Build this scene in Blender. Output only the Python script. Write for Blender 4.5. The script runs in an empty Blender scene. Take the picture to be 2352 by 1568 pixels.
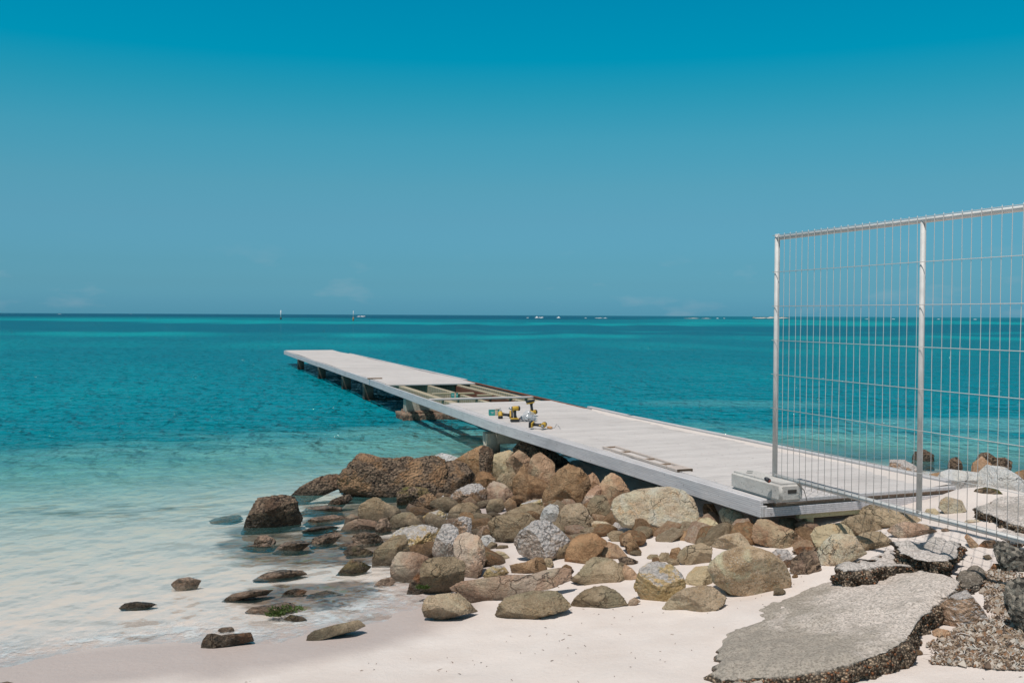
import bpy, bmesh, math, random
import numpy as np
from mathutils import Vector, Matrix

S = bpy.context.scene
COL = S.collection
random.seed(7)

# ------------------------------------------------------------------ camera
CAM_Z = 2.07
F = 2286.7                       # focal length in pixels of a 2352 x 1568 picture (35 mm lens)
PITCH = math.radians(-1.51)
ROLL = math.radians(0.26)
cam = bpy.data.cameras.new("camera")
cam_ob = bpy.data.objects.new("camera", cam)
COL.objects.link(cam_ob)
S.camera = cam_ob
cam.lens = 35
cam.sensor_width = 36
cam.clip_start = 0.05
cam.clip_end = 90000
fwd = Vector((0, math.cos(PITCH), math.sin(PITCH)))
rt0 = Vector((1, 0, 0))
up0 = rt0.cross(fwd)
rt = rt0 * math.cos(ROLL) + up0 * math.sin(ROLL)
up = up0 * math.cos(ROLL) - rt0 * math.sin(ROLL)
CAMP = Vector((0, 0, CAM_Z))
M = Matrix((rt, up, -fwd)).transposed().to_4x4()
M.translation = CAMP
cam_ob.matrix_world = M

# ------------------------------------------------------------------ sky and sun
SUN_DIR = Vector((-0.19, -0.343, 0.92)).normalized()
w = bpy.data.worlds.new("World")
S.world = w
w.use_nodes = True
nt = w.node_tree
bg = nt.nodes['Background']
sk = nt.nodes.new('ShaderNodeTexSky')
sk.sky_type = 'NISHITA'
sk.sun_disc = False
sk.sun_elevation = math.radians(67)
sk.sun_rotation = math.radians(209)
geo = nt.nodes.new('ShaderNodeNewGeometry')
sep = nt.nodes.new('ShaderNodeSeparateXYZ')
tcw = nt.nodes.new('ShaderNodeTexCoord')
nt.links.new(tcw.outputs['Generated'], sep.inputs[0])
rmp = nt.nodes.new('ShaderNodeValToRGB')          # tints the sky texture by height; unseen upper sky dimmed to deepen shadows
el = rmp.color_ramp.elements
stops = [(0.0, (.31, 1.0, 1.65)), (.01, (.276, .85, 1.45)), (.03, (.25, .70, 1.12)), (.05, (.245, .66, .97)), (.095, (.285, .70, .87)), (.126, (.285, .76, .85)),
         (.171, (.215, .852, .89)), (.216, (.08, .905, .927)), (.246, (0.0, .935, .99)), (.31, (0.0, .93, 1.03)), (.38, (.06, .8, .9)), (.5, (.50, .55, .52)), (.8, (.62, .60, .52))]
for i, (p, c) in enumerate(stops):
    e = el[i] if i == 0 else el.new(p)
    e.color = (*c, 1)
el[-1].color = (.62, .60, .52, 1)
nt.links.new(sep.outputs[2], rmp.inputs[0])
mul = nt.nodes.new('ShaderNodeMix')
mul.data_type = 'RGBA'
mul.blend_type = 'MULTIPLY'
mul.inputs[0].default_value = 1
nt.links.new(sk.outputs[0], mul.inputs[6])
nt.links.new(rmp.outputs[0], mul.inputs[7])
# a few faint fair-weather clouds low above the horizon
mp = nt.nodes.new('ShaderNodeMapping')
mp.inputs['Scale'].default_value = (9, 9, 26)
nt.links.new(tcw.outputs['Generated'], mp.inputs[0])
nz = nt.nodes.new('ShaderNodeTexNoise')
nz.inputs['Scale'].default_value = 1.6
nz.inputs['Detail'].default_value = 6
nt.links.new(mp.outputs[0], nz.inputs[0])
cr = nt.nodes.new('ShaderNodeMapRange')
cr.inputs[1].default_value = .58
cr.inputs[2].default_value = .75
cr.inputs[4].default_value = .16
nt.links.new(nz.outputs[0], cr.inputs[0])
hr = nt.nodes.new('ShaderNodeMapRange')
hr.inputs[1].default_value = .075
hr.inputs[2].default_value = .04
nt.links.new(sep.outputs[2], hr.inputs[0])
cm = nt.nodes.new('ShaderNodeMath')
cm.operation = 'MULTIPLY'
nt.links.new(cr.outputs[0], cm.inputs[0])
nt.links.new(hr.outputs[0], cm.inputs[1])
mx = nt.nodes.new('ShaderNodeMix')
mx.data_type = 'RGBA'
nt.links.new(cm.outputs[0], mx.inputs[0])
nt.links.new(mul.outputs[2], mx.inputs[6])
mx.inputs[7].default_value = (5.0, 5.2, 5.6, 1)
nt.links.new(mx.outputs[2], bg.inputs[0])
bg.inputs[1].default_value = 0.10

sun = bpy.data.lights.new("sun", 'SUN')
sun.energy = 3.6
sun.angle = math.radians(0.53)
sun.color = (1.0, .955, .90)
sun_ob = bpy.data.objects.new("sun", sun)
COL.objects.link(sun_ob)
sun_ob.rotation_euler = SUN_DIR.to_track_quat('Z', 'Y').to_euler()

S.view_settings.view_transform = 'Standard'
S.view_settings.look = 'None'
S.view_settings.exposure = 0
S.view_settings.gamma = 1
S.cycles.use_denoising = True
S.cycles.max_bounces = 8
S.cycles.transparent_max_bounces = 8


# ------------------------------------------------------------------ helpers
def ray(px, py):
    d = fwd + rt * ((px - 1176) / F) + up * ((784 - py) / F)
    return d                                   # not normalised: the camera depth of CAMP + t*d is t


def at_depth(px, py, t):
    return CAMP + ray(px, py) * t


def at_z(px, py, z):
    d = ray(px, py)
    return CAMP + d * ((z - CAM_Z) / d.z)


def hash3(ix, iy, iz, seed):
    h = (ix.astype(np.int64) * 374761393 + iy.astype(np.int64) * 668265263 + iz.astype(np.int64) * 2147483647 + seed * 1274126177) & 0xFFFFFFFF
    h = ((h ^ (h >> 13)) * 1274126177) & 0xFFFFFFFF
    h = ((h ^ (h >> 16)) * 2246822519) & 0xFFFFFFFF
    return ((h ^ (h >> 15)) & 0xFFFF) / 65535.0


def vnoise(P, seed=0):
    """value noise in -1..1 at the rows of P"""
    i = np.floor(P)
    f = P - i
    u = f * f * f * (f * (f * 6 - 15) + 10)
    i = i.astype(np.int64)
    r = 0
    for dx in (0, 1):
        for dy in (0, 1):
            for dz in (0, 1):
                wgt = (u[:, 0] if dx else 1 - u[:, 0]) * (u[:, 1] if dy else 1 - u[:, 1]) * (u[:, 2] if dz else 1 - u[:, 2])
                r = r + wgt * hash3(i[:, 0] + dx, i[:, 1] + dy, i[:, 2] + dz, seed)
    return r * 2 - 1


def fbm(P, octaves=4, seed=0, gain=.5):
    a, r = 1.0, 0
    for o in range(octaves):
        r = r + a * vnoise(P * (2.03 ** o) + 17.3 * o, seed + o)
        a *= gain
    return r


def sstep(x, a, b):
    t = np.clip((x - a) / (b - a), 0, 1)
    return t * t * (3 - 2 * t)


def tag(o, label=None, cat=None, group=None, kind=None):
    if label:
        o['label'] = label
    if cat:
        o['category'] = cat
    if group:
        o['group'] = group
    if kind:
        o['kind'] = kind
    return o


def link(name, me, mat=None, parent=None, loc=None):
    o = bpy.data.objects.new(name, me)
    COL.objects.link(o)
    if mat is not None:
        me.materials.append(mat)
    if parent is not None:
        o.parent = parent
    if loc is not None:
        o.location = loc
    return o


def empty(name, loc, label, cat, group=None):
    o = bpy.data.objects.new(name, None)
    COL.objects.link(o)
    o.location = loc
    o.empty_display_size = .1
    return tag(o, label, cat, group)


def np_mesh(name, V, faces, smooth=True):
    me = bpy.data.meshes.new(name)
    V = np.asarray(V, dtype=np.float32)
    Fa = np.asarray(faces, dtype=np.int32)
    n, k = Fa.shape
    me.vertices.add(len(V))
    me.vertices.foreach_set('co', V.ravel())
    me.loops.add(n * k)
    me.loops.foreach_set('vertex_index', Fa.ravel())
    me.polygons.add(n)
    me.polygons.foreach_set('loop_start', np.arange(0, n * k, k, dtype=np.int32))
    me.polygons.foreach_set('use_smooth', np.full(n, smooth))
    me.update(calc_edges=True)
    return me


def add_attr(me, name, vals):
    a = me.attributes.new(name, 'FLOAT', 'POINT')
    a.data.foreach_set('value', np.asarray(vals, dtype=np.float32))


def add_col(me, name, vals):
    a = me.attributes.new(name, 'FLOAT_COLOR', 'POINT')
    v = np.ones((len(vals), 4), dtype=np.float32)
    v[:, :3] = vals
    a.data.foreach_set('color', v.ravel())


class MB:
    """collects boxes, tubes and lathes into one bmesh"""

    def __init__(self):
        self.bm = bmesh.new()

    def box(self, c, size, rot=None, bevel=0.0, seg=1):
        r = bmesh.ops.create_cube(self.bm, size=1.0)
        vs = r['verts']
        m = Matrix.Translation(Vector(c)) @ (rot.to_4x4() if rot else Matrix.Identity(4)) @ Matrix.Diagonal((*size, 1))
        bmesh.ops.transform(self.bm, matrix=m, verts=vs)
        if bevel > 0:
            es = list({e for v in vs for e in v.link_edges})
            bmesh.ops.bevel(self.bm, geom=es, offset=bevel, segments=seg, profile=.5, affect='EDGES')
        return self

    def tube(self, pts, r, n=10, cap=True):
        pts = [Vector(p) for p in pts]
        rs = r if isinstance(r, (list, tuple)) else [r] * len(pts)
        rings = []
        prev = None
        for i, p in enumerate(pts):
            d = (pts[min(i + 1, len(pts) - 1)] - pts[max(i - 1, 0)]).normalized()
            a = prev if prev else (Vector((0, 0, 1)) if abs(d.z) < .9 else Vector((1, 0, 0)))
            u = (a - d * a.dot(d)).normalized()
            prev = u
            v = d.cross(u)
            rings.append([self.bm.verts.new(p + (u * math.cos(2 * math.pi * k / n) + v * math.sin(2 * math.pi * k / n)) * rs[i]) for k in range(n)])
        for a, b in zip(rings, rings[1:]):
            for k in range(n):
                f = self.bm.faces.new((a[k], a[(k + 1) % n], b[(k + 1) % n], b[k]))
                f.smooth = True
        if cap:
            self.bm.faces.new(rings[0][::-1])
            self.bm.faces.new(rings[-1])
        return self

    def prism(self, poly, axis_vec, origin, ux, uy):
        """extrude a 2-D polygon (in ux, uy from origin) along axis_vec"""
        a = [self.bm.verts.new(origin + ux * x + uy * y) for x, y in poly]
        b = [self.bm.verts.new(origin + ux * x + uy * y + axis_vec) for x, y in poly]
        n = len(poly)
        self.bm.faces.new(a[::-1])
        self.bm.faces.new(b)
        for k in range(n):
            self.bm.faces.new((a[k], a[(k + 1) % n], b[(k + 1) % n], b[k]))
        return self

    def build(self, name, mat, parent=None, loc=None):
        bmesh.ops.recalc_face_normals(self.bm, faces=self.bm.faces)
        me = bpy.data.meshes.new(name)
        self.bm.to_mesh(me)
        self.bm.free()
        return link(name, me, mat, parent, loc)


# ------------------------------------------------------------------ material helpers
class NT:
    def __init__(self, name):
        self.m = bpy.data.materials.new(name)
        self.m.use_nodes = True
        self.t = self.m.node_tree
        self.p = self.t.nodes['Principled BSDF']
        self.out = self.t.nodes['Material Output']

    def n(self, typ, **kw):
        nd = self.t.nodes.new('ShaderNode' + typ)
        for k, v in kw.items():
            setattr(nd, k, v)
        return nd

    def l(self, a, b):
        self.t.links.new(a, b)

    def val(self, sock, v):
        if hasattr(v, 'is_linked'):
            self.l(v, sock)
        else:
            sock.default_value = v

    def noise(self, vec, scale, detail=5, rough=.55, dist=0.0):
        nd = self.n('TexNoise')
        if vec is not None:
            self.l(vec, nd.inputs['Vector'])
        nd.inputs['Scale'].default_value = scale
        nd.inputs['Detail'].default_value = detail
        nd.inputs['Roughness'].default_value = rough
        nd.inputs['Distortion'].default_value = dist
        return nd.outputs[0]

    def vor(self, vec, scale, feature='F1', out='Distance'):
        nd = self.n('TexVoronoi', feature=feature)
        self.l(vec, nd.inputs['Vector'])
        nd.inputs['Scale'].default_value = scale
        return nd.outputs[out]

    def math(self, op, a, b=0.0, clamp=False):
        nd = self.n('Math', operation=op, use_clamp=clamp)
        self.val(nd.inputs[0], a)
        self.val(nd.inputs[1], b)
        return nd.outputs[0]

    def mr(self, v, a, b, c=0.0, d=1.0, smooth=False):
        nd = self.n('MapRange')
        if smooth:
            nd.interpolation_type = 'SMOOTHSTEP'
        self.l(v, nd.inputs[0])
        for i, x in zip((1, 2, 3, 4), (a, b, c, d)):
            nd.inputs[i].default_value = x
        return nd.outputs[0]

    def mix(self, f, a, b, blend='MIX'):
        nd = self.n('Mix', data_type='RGBA', blend_type=blend)
        self.val(nd.inputs[0], f)
        for s, v in ((nd.inputs[6], a), (nd.inputs[7], b)):
            if isinstance(v, tuple):
                s.default_value = (*v[:3], 1)
            else:
                self.l(v, s)
        return nd.outputs[2]

    def bump(self, h, strength=.4, dist=.02, normal=None):
        nd = self.n('Bump')
        self.l(h, nd.inputs['Height'])
        nd.inputs['Strength'].default_value = strength
        nd.inputs['Distance'].default_value = dist
        if normal is not None:
            self.l(normal, nd.inputs['Normal'])
        return nd.outputs[0]

    def pos(self):
        return self.n('NewGeometry').outputs['Position']

    def xyz(self, v):
        s = self.n('SeparateXYZ')
        self.l(v, s.inputs[0])
        return s.outputs

    def objco(self):
        """object coordinates shifted by a random amount for every object"""
        tc = self.n('TexCoord')
        oi = self.n('ObjectInfo')
        ad = self.n('VectorMath', operation='ADD')
        sc = self.math('MULTIPLY', oi.outputs['Random'], 57.0)
        cb = self.n('CombineXYZ')
        for k in range(3):
            self.l(sc, cb.inputs[k])
        self.l(tc.outputs['Object'], ad.inputs[0])
        self.l(cb.outputs[0], ad.inputs[1])
        return ad.outputs[0], oi.outputs['Random']

    def attr(self, name):
        a = self.n('Attribute')
        a.attribute_name = name
        return a.outputs

    def fin(self, col=None, rough=.8, normal=None, metal=0.0, spec=.5):
        if col is not None:
            if isinstance(col, tuple):
                self.p.inputs['Base Color'].default_value = (*col, 1)
            else:
                self.l(col, self.p.inputs['Base Color'])
        self.val(self.p.inputs['Roughness'], rough)
        self.p.inputs['Metallic'].default_value = metal
        self.p.inputs['Specular IOR Level'].default_value = spec
        if normal is not None:
            self.l(normal, self.p.inputs['Normal'])
        return self.m


def plain(name, col, rough=.5, metal=0.0, scale=40, var=.25):
    t = NT(name)
    v, _ = t.objco()
    n = t.noise(v, scale, 4)
    c = t.mix(t.mr(n, .3, .75), tuple(x * (1 - var) for x in col), col)
    return t.fin(c, rough, t.bump(n, .15, .002), metal)


# ------------------------------------------------------------------ terrain and water
SHORE = np.array([(-400, -60), (-60, -10), (-14, 2.2), (-6, 4.75), (-3.1, 5.78), (-1.9, 6.15), (-1.05, 6.6), (-.78, 7.3), (-.72, 8.2), (-.62, 9.4), (-.35, 10.6),
                  (.0, 12.0), (.5, 13.6), (1.2, 14.6), (2.4, 14.6), (4.2, 13.9), (6, 12.6), (9, 11.8), (16, 10.5), (60, 4), (400, -60)], float)


def shore_dist(x, y):
    """metres inland of the waterline (negative in the sea)"""
    best = np.full(x.shape, 1e12)
    soft = np.zeros(x.shape)
    for (x0, y0), (x1, y1) in zip(SHORE[:-1], SHORE[1:]):
        dx, dy = x1 - x0, y1 - y0
        t = np.clip(((x - x0) * dx + (y - y0) * dy) / (dx * dx + dy * dy), 0, 1)
        d2 = (x - x0 - t * dx) ** 2 + (y - y0 - t * dy) ** 2 + 1e-8
        best = np.minimum(best, d2)
        k = 1.0 if x1 < -1.0 else 1.7 if y1 < 11 and x1 < 0 else 3.1     # the bed falls faster off the rocks than off the beach
        soft = soft + (d2 * k * k) ** -2.5
    return np.where(y < np.interp(x, SHORE[:, 0], SHORE[:, 1]), np.sqrt(best), -soft ** -.2)   # the sea bed rounds off the corners of the shore


SEA_S = [0, 1, 2, 3, 4, 5, 6, 7, 8, 9, 12, 16, 40, 400]
SEA_D = [0, .03, .07, .12, .20, .33, .54, .82, 1.12, 1.42, 2.0, 2.4, 3.2, 6]


def height(x, y):
    x = np.asarray(x, float)
    y = np.asarray(y, float)
    s = shore_dist(x, y)
    z = np.where(s > 0, np.interp(s, [0, .5, 2, 5, 12, 60, 500], [0, .022, .145, .36, .75, 2.0, 6]),
                 -np.interp(-s, SEA_S, SEA_D))
    z = z + .26 * np.exp(-((x - 4.25) ** 2 / (2 * 1.05 ** 2) + (y - 7.6) ** 2 / (2 * 1.15 ** 2)))
    z = z + .10 * np.exp(-(((x - 4.02) / .36) ** 2 + ((y - 8.50) / .26) ** 2))
    P = np.stack([x, y, np.zeros_like(x)], -1).reshape(-1, 3)
    near = sstep(s, -.2, 1.2).reshape(-1)
    n = fbm(P * 1.3, 3, 11) * .022 + fbm(P * np.array([6, 6, 1.]), 2, 21) * .007
    fade = np.exp(-np.hypot(x, y) / 40).reshape(-1)
    return z + (n * fade * (near + .25)).reshape(z.shape)


def h1(x, y):
    return float(height(np.array([x]), np.array([y]))[0])


def ground_hit(px, py):
    """where the line of sight through a picture point meets the ground"""
    d = ray(px, py)
    t = np.linspace(3, 26, 700)
    X, Y, Z = d.x * t, d.y * t, CAM_Z + d.z * t
    hz = np.maximum(height(X, Y), -.12)
    k = int(np.argmax(Z < hz))
    if not (Z < hz).any():
        k = len(t) - 1
    return CAMP + d * float(t[k])


def stretch(a, b, step, lim, g):
    mid = list(np.arange(a, b, step))
    lo, hi, st = a, b, step
    L, R = [], []
    while lo > -lim or hi < lim:
        st *= g
        lo -= st
        hi += st
        L.append(lo)
        R.append(hi)
    return np.array(L[::-1] + mid + R)


def grid(xs, ys):
    X, Y = np.meshgrid(xs, ys)
    nx, ny = len(xs), len(ys)
    idx = np.arange(nx * ny).reshape(ny, nx)
    f = np.stack([idx[:-1, :-1], idx[:-1, 1:], idx[1:, 1:], idx[1:, :-1]], -1).reshape(-1, 4)
    return X.ravel(), Y.ravel(), f


# sand, one sheet that runs out under the sea
xs = stretch(-5, 6.5, .05, 16000, 1.14)
ys = np.concatenate([-np.geomspace(9000, 3, 30) + 3, np.arange(.4, 3.6, .2), np.arange(3.6, 13, .05), np.geomspace(13, 22000, 90)])
X, Y, fc = grid(xs, ys)
Z = height(X, Y)
Z = np.where(Z < 0, -.30 * (1 - np.exp(Z / .30)), Z)      # seen through refracting water the bed looks this shallow
me = np_mesh("ground", np.stack([X, Y, Z], -1), fc)
sd = shore_dist(X, Y)
add_attr(me, "shore", sd)
P3 = np.stack([X, Y, 0 * X], -1)
reef = sstep(-np.hypot((X + 1.5) / 1.7, (Y - 9.8) / 2.1), -1.15, -.5)
reef = np.maximum(reef, .9 * sstep(-np.hypot((X + 1.45) / .75, (Y - 7.35) / .55), -1.2, -.5))
reef = np.maximum(reef, .25 * sstep(-np.hypot((X + 2.5) / 1.1, (Y - 8.6) / .5), -1.2, -.5))
reef = np.maximum(reef, .6 * sstep(-np.hypot((X + 4.0) / 3.0, (Y - 11.3) / 1.3), -1.15, -.4))
reef = np.maximum(reef, sstep(-np.hypot((X - 6.5) / 5.0, (Y - 15.3) / 1.9), -1.1, -.6))
reef = np.maximum(reef, .9 * sstep(-np.hypot((X - 1.5) / 2.6, (Y - 16.5) / 2.2), -1.1, -.5))
reef = reef * sstep(fbm(P3 * np.array([1.3, 2.4, 1.]), 4, 5), -.5, .2) * sstep(-sd, .05, .4)
add_attr(me, "reef", reef)
t = NT("pale coral sand")
p = t.pos()
s_ = t.attr("shore")[2]
n1 = t.noise(p, 2.2, 5)
n2 = t.noise(p, 60, 4, .7)
n3 = t.noise(p, 420, 2, .6)
dry = t.mix(t.mr(n1, .3, .7), (.64, .555, .50), (.71, .635, .585))
dry = t.mix(t.mr(n2, .55, .8, 0, .35), dry, (.50, .40, .34))
dry = t.mix(t.mr(n3, .66, .72, 0, .6), dry, (.30, .22, .18))
wetf = t.math('ADD', s_, t.math('MULTIPLY', t.math('SUBTRACT', t.noise(p, 1.1, 3), .5), .5))
wet = t.mr(wetf, .85, .45, 0, 1, True)
col = t.mix(wet, dry, t.mix(t.mr(s_, -.05, -.5), (.48, .405, .37), (.70, .61, .55)))
mp_ = t.n('Mapping')
mp_.inputs['Scale'].default_value = (.55, 1.25, 1)
mp_.inputs['Rotation'].default_value = (0, 0, .25)
t.l(p, mp_.inputs[0])
mpr = mp_.outputs[0]
n4 = t.noise(p, 5, 6, .65, .6)
reefc = t.mix(t.mr(n4, .35, .62), (.065, .047, .042), (.30, .21, .155))
reefc = t.mix(t.mr(t.noise(p, 9, 4), .58, .68, 0, .8), reefc, (.16, .15, .05))
rf = t.math('ADD', t.attr("reef")[2], t.math('MULTIPLY', t.math('SUBTRACT', t.noise(mpr, 3.2, 7, .68, .8), .5), 1.5))
col = t.mix(t.math('MULTIPLY', t.mr(rf, .42, .78), t.mr(t.attr("reef")[2], .05, .3)), col, reefc)
# ripple marks and fines on drowned sand; colour stands in for caustic light streaks
sub = t.mr(s_, -.05, -.5)
streak = t.mr(t.noise(mpr, 7, 5, .6, 1.2), .42, .66)
col = t.mix(t.math('MULTIPLY', t.math('MULTIPLY', sub, streak), .14), col, (.40, .36, .30))
rgh = t.mr(wet, 0, 1, .95, .55)
h = t.math('ADD', t.math('MULTIPLY', t.noise(p, 24, 6, .6), .6), t.math('MULTIPLY', n3, .14))
GROUND = link("ground", me, t.fin(col, rgh, t.bump(h, .45, .03), spec=.3))
tag(GROUND, kind='structure')

# sea
k = np.concatenate([np.arange(.25, 6, .25), np.arange(6, 60, 1.0), np.arange(60, 900, 1.2)])
yk = CAM_Z * F / k
ys = [30000.0]
for v in sorted(yk, reverse=True):
    if ys[-1] - v >= .045:
        ys.append(v)
ys = np.array(ys[::-1])
ys = np.concatenate([[4.2], ys[ys > 4.3]])
xs = stretch(-9, 9, .07, 16000, 1.09)
X, Y, fc = grid(xs, ys)
dist = np.hypot(X, Y)
P3 = np.stack([X, Y, 0 * X], -1)
D = -height(X, Y)
calm = sstep(D, .0, .5)
wv = fbm(P3 * np.array([.5, .8, 1]), 2, 31) * .024 + fbm(P3 * np.array([2.0, 2.2, 1]), 3, 41) * .018
Zw = wv * np.exp(-dist / 55) * (.12 + .88 * calm)
me = np_mesh("sea", np.stack([X, Y, Zw], -1), fc)
add_attr(me, "depth", D)
# what lies on the sea bed: bright sand banks and dark sea-grass beds
def band(v, a, b, soft=.12):
    lv = np.log(np.maximum(v, 1))
    return sstep(lv, math.log(a) - soft, math.log(a) + soft) * (1 - sstep(lv, math.log(b) - soft, math.log(b) + soft))
wob = Y * np.exp(.16 * fbm(np.stack([X / 160, Y / 300, 0 * X], -1), 3, 61) + .09 * fbm(np.stack([X / (4 + .03 * dist), Y / (8 + .15 * dist), 0 * X], -1), 3, 64))
bank = .95 * band(wob, 235, 330, .06) + .60 * band(wob, 92, 112, .07) + .30 * band(wob, 62, 78, .1) + .5 * band(wob, 132, 142, .04) * sstep(X, -60, 20)
bank = bank + .55 * band(wob, 330, 560, .1) * sstep(X / Y, .02, .3)
lx = fbm(np.stack([X / (3 + .02 * dist), Y / (6 + .08 * dist), 0 * X], -1), 3, 71)
bank = np.clip(bank * (1 + .5 * lx) + .20 * lx, 0, 1)
patch = sstep(-np.hypot((X - 9.5) / 4.2, (Y - 19.2) / 1.7) + .25 * lx, -1.15, -.7)
patch = np.maximum(patch, .55 * sstep(-np.hypot((X - 5.5) / 3.5, (Y - 23.5) / 1.6) + .3 * lx, -1.1, -.6))
deepf = sstep(np.log(np.maximum(wob, 1)), math.log(420), math.log(700))
c_mid = np.array([.000, .185, .245])
c_bank = np.array([.000, .33, .36])
c_far = np.array([.000, .080, .145])
c_turq = np.array([.19, .52, .50])
c_mid = c_mid + (np.array([.0, .225, .285]) - c_mid) * (1 - sstep(np.log(dist + 1), math.log(24), math.log(75)))[:, None]
body = c_mid + (c_bank - c_mid) * bank[:, None]
body = body + (np.array([.000, .13, .20]) - body) * (.75 * band(wob, 115, 230, .08) * (1 - bank))[:, None]
body = body + (c_far - body) * (deepf * (1 - .75 * sstep(X / np.maximum(Y, 1), .0, .35)))[:, None]
near = sstep(D + .40 * lx + .22 * fbm(P3 * np.array([1.1, 2.2, 1]), 3, 77), 1.55, .45)
body = body + (c_turq * (1 + .08 * lx + .09 * fbm(P3 * np.array([2.2, 5.0, 1]), 3, 83))[:, None] - body) * near[:, None]
body = body + (np.array([.12, .38, .40]) - body) * (patch * .7)[:, None]
add_col(me, "body", np.clip(body, 0, 1))
t = NT("sea water")
t.t.nodes.remove(t.p)
p = t.pos()
dp = t.attr("depth")[2]
mpn = t.n('Mapping')
mpn.inputs['Scale'].default_value = (1.35, 1.0, 1)
t.l(p, mpn.inputs[0])
pv = mpn.outputs[0]
hgt = t.math('ADD', t.math('MULTIPLY', t.noise(pv, 1.7, 2, .5), 1.0), t.math('MULTIPLY', t.noise(pv, 5.0, 2, .5), .26))
hgt = t.math('ADD', hgt, t.math('MULTIPLY', t.noise(pv, .22, 3, .5), 2.2))
calmn = t.mr(dp, .01, .8, .22, 1.0, True)
bn = t.n('Bump')
t.l(hgt, bn.inputs['Height'])
bn.inputs['Distance'].default_value = .62
t.l(t.math('MULTIPLY', calmn, 1.0), bn.inputs['Strength'])
nrm = bn.outputs[0]
fr = t.n('Fresnel')
fr.inputs['IOR'].default_value = 1.33
t.l(nrm, fr.inputs['Normal'])
refl = t.math('MINIMUM', t.math('MULTIPLY', fr.outputs[0], .92), .46)
gl = t.n('BsdfGlossy')
gl.inputs['Roughness'].default_value = .06
t.l(nrm, gl.inputs['Normal'])
df = t.n('BsdfDiffuse')
t.l(t.attr("body")[0], df.inputs['Color'])
t.l(nrm, df.inputs['Normal'])
tr = t.n('BsdfTransparent')
t.l(t.mix(t.mr(dp, 0, .9), (1, 1, 1), (.45, .93, .92)), tr.inputs['Color'])
opac = t.math('SUBTRACT', 1.0, t.math('POWER', 2.718, t.math('MULTIPLY', t.math('MAXIMUM', dp, 0.0), -1.25)))
m1 = t.n('MixShader')
t.l(opac, m1.inputs[0])
t.l(tr.outputs[0], m1.inputs[1])
t.l(df.outputs[0], m1.inputs[2])
foam = t.math('MULTIPLY', t.mr(dp, .022, .002, 0, 1), t.mr(t.noise(p, 14, 5, .7), .48, .60, 0, .5))
line = t.math('MULTIPLY', t.math('MULTIPLY', t.mr(dp, .002, .006), t.mr(dp, .016, .009)), t.mr(t.noise(p, 5, 5, .7), .46, .58, 0, .75))
foam = t.math('MAXIMUM', foam, line)
fo = t.n('BsdfDiffuse')
fo.inputs['Color'].default_value = (.72, .72, .70, 1)
m2 = t.n('MixShader')
t.l(foam, m2.inputs[0])
t.l(m1.outputs[0], m2.inputs[1])
t.l(fo.outputs[0], m2.inputs[2])
m3 = t.n('MixShader')
t.l(refl, m3.inputs[0])
t.l(m2.outputs[0], m3.inputs[1])
t.l(gl.outputs[0], m3.inputs[2])
t.l(m3.outputs[0], t.out.inputs[0])
SEA = link("sea", me, t.m)
tag(SEA, kind='structure')

# ------------------------------------------------------------------ jetty
JN = Vector((2.065, 8.10, 0))                 # near left corner of the deck
JBEND = 6.22                                  # the jetty bends a little to the right at its first column
DECK = .57
LEN = 35.1
WID = 2.03
DIRS = (Vector((-.387, 1, 0)).normalized(), Vector((-.338, 1, 0)).normalized())
JA, JP = DIRS[1], Vector((DIRS[1].y, -DIRS[1].x, 0))


def jdir(a):
    d = DIRS[0] if a < JBEND else DIRS[1]
    return d, Vector((d.y, -d.x, 0))


def JR_(a):
    d, p = jdir(a)
    return Matrix((d, -p, Vector((0, 0, 1)))).transposed()


def J(a, b, z=0.0):
    """a metres along the jetty, b metres across from its left edge"""
    d, p = jdir(a)
    o = JN if a < JBEND else JN + DIRS[0] * JBEND
    return o + d * (a if a < JBEND else a - JBEND) + p * b + Vector((0, 0, z))


def wood(name, c1, c2, along, grooves=0.0, rust=0.0, rough=.85, stain=None, bumpy=.5):
    """weathered timber; along = grain direction in jetty space (0 lengthwise, 1 across)"""
    t = NT(name)
    ps = t.pos()
    vr = t.n('VectorRotate', rotation_type='Z_AXIS')
    vr.inputs['Angle'].default_value = -math.atan2(JA.y, JA.x)
    t.l(ps, vr.inputs['Vector'])
    mp = t.n('Mapping')
    mp.inputs['Scale'].default_value = (.35, 6, 6) if along == 0 else (6, .35, 6)
    t.l(vr.outputs[0], mp.inputs[0])
    g = t.noise(mp.outputs[0], 9, 6, .62, .3)
    isl = t.n('NewGeometry').outputs['Random Per Island']
    c = t.mix(t.mr(g, .3, .72), c1, c2)
    hs = t.n('HueSaturation')
    t.l(c, hs.inputs['Color'])
    t.l(t.mr(isl, 0, 1, .93, 1.05), hs.inputs['Value'])
    c = hs.outputs[0]
    big = t.noise(ps, 1.7, 5, .6)
    c = t.mix(t.mr(big, .52, .75, 0, .45), c, tuple(v * .72 for v in c1))
    if rust:
        c = t.mix(t.mr(t.noise(ps, 7, 5, .6), .60, .70, 0, rust), c, (.22, .10, .05))
    if stain:
        sx = t.xyz(vr.outputs[0])[0]
        wv = t.math('FRACT', t.math('MULTIPLY', sx, 1 / .145))
        c = t.mix(t.mr(t.math('ABSOLUTE', t.math('SUBTRACT', wv, .5)), .18, .30, 0, .75), c, stain)
    c = t.mix(t.mr(t.noise(ps, 34, 2, .4), .70, .74, 0, .6), c, (.10, .07, .06))
    h = g
    if grooves:
        z = t.xyz(ps)[2]
        wv = t.math('ABSOLUTE', t.math('SUBTRACT', t.math('FRACT', t.math('MULTIPLY', z, 1 / grooves)), .5))
        gm = t.mr(wv, .34, .44, 1, 0)
        c = t.mix(t.mr(gm, 0, 1, .38, 0), c, tuple(v * .45 for v in c1))
        h = t.math('ADD', t.math('MULTIPLY', g, .3), gm)
    return t.fin(c, rough, t.bump(h, bumpy, .004), spec=.2)


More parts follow.
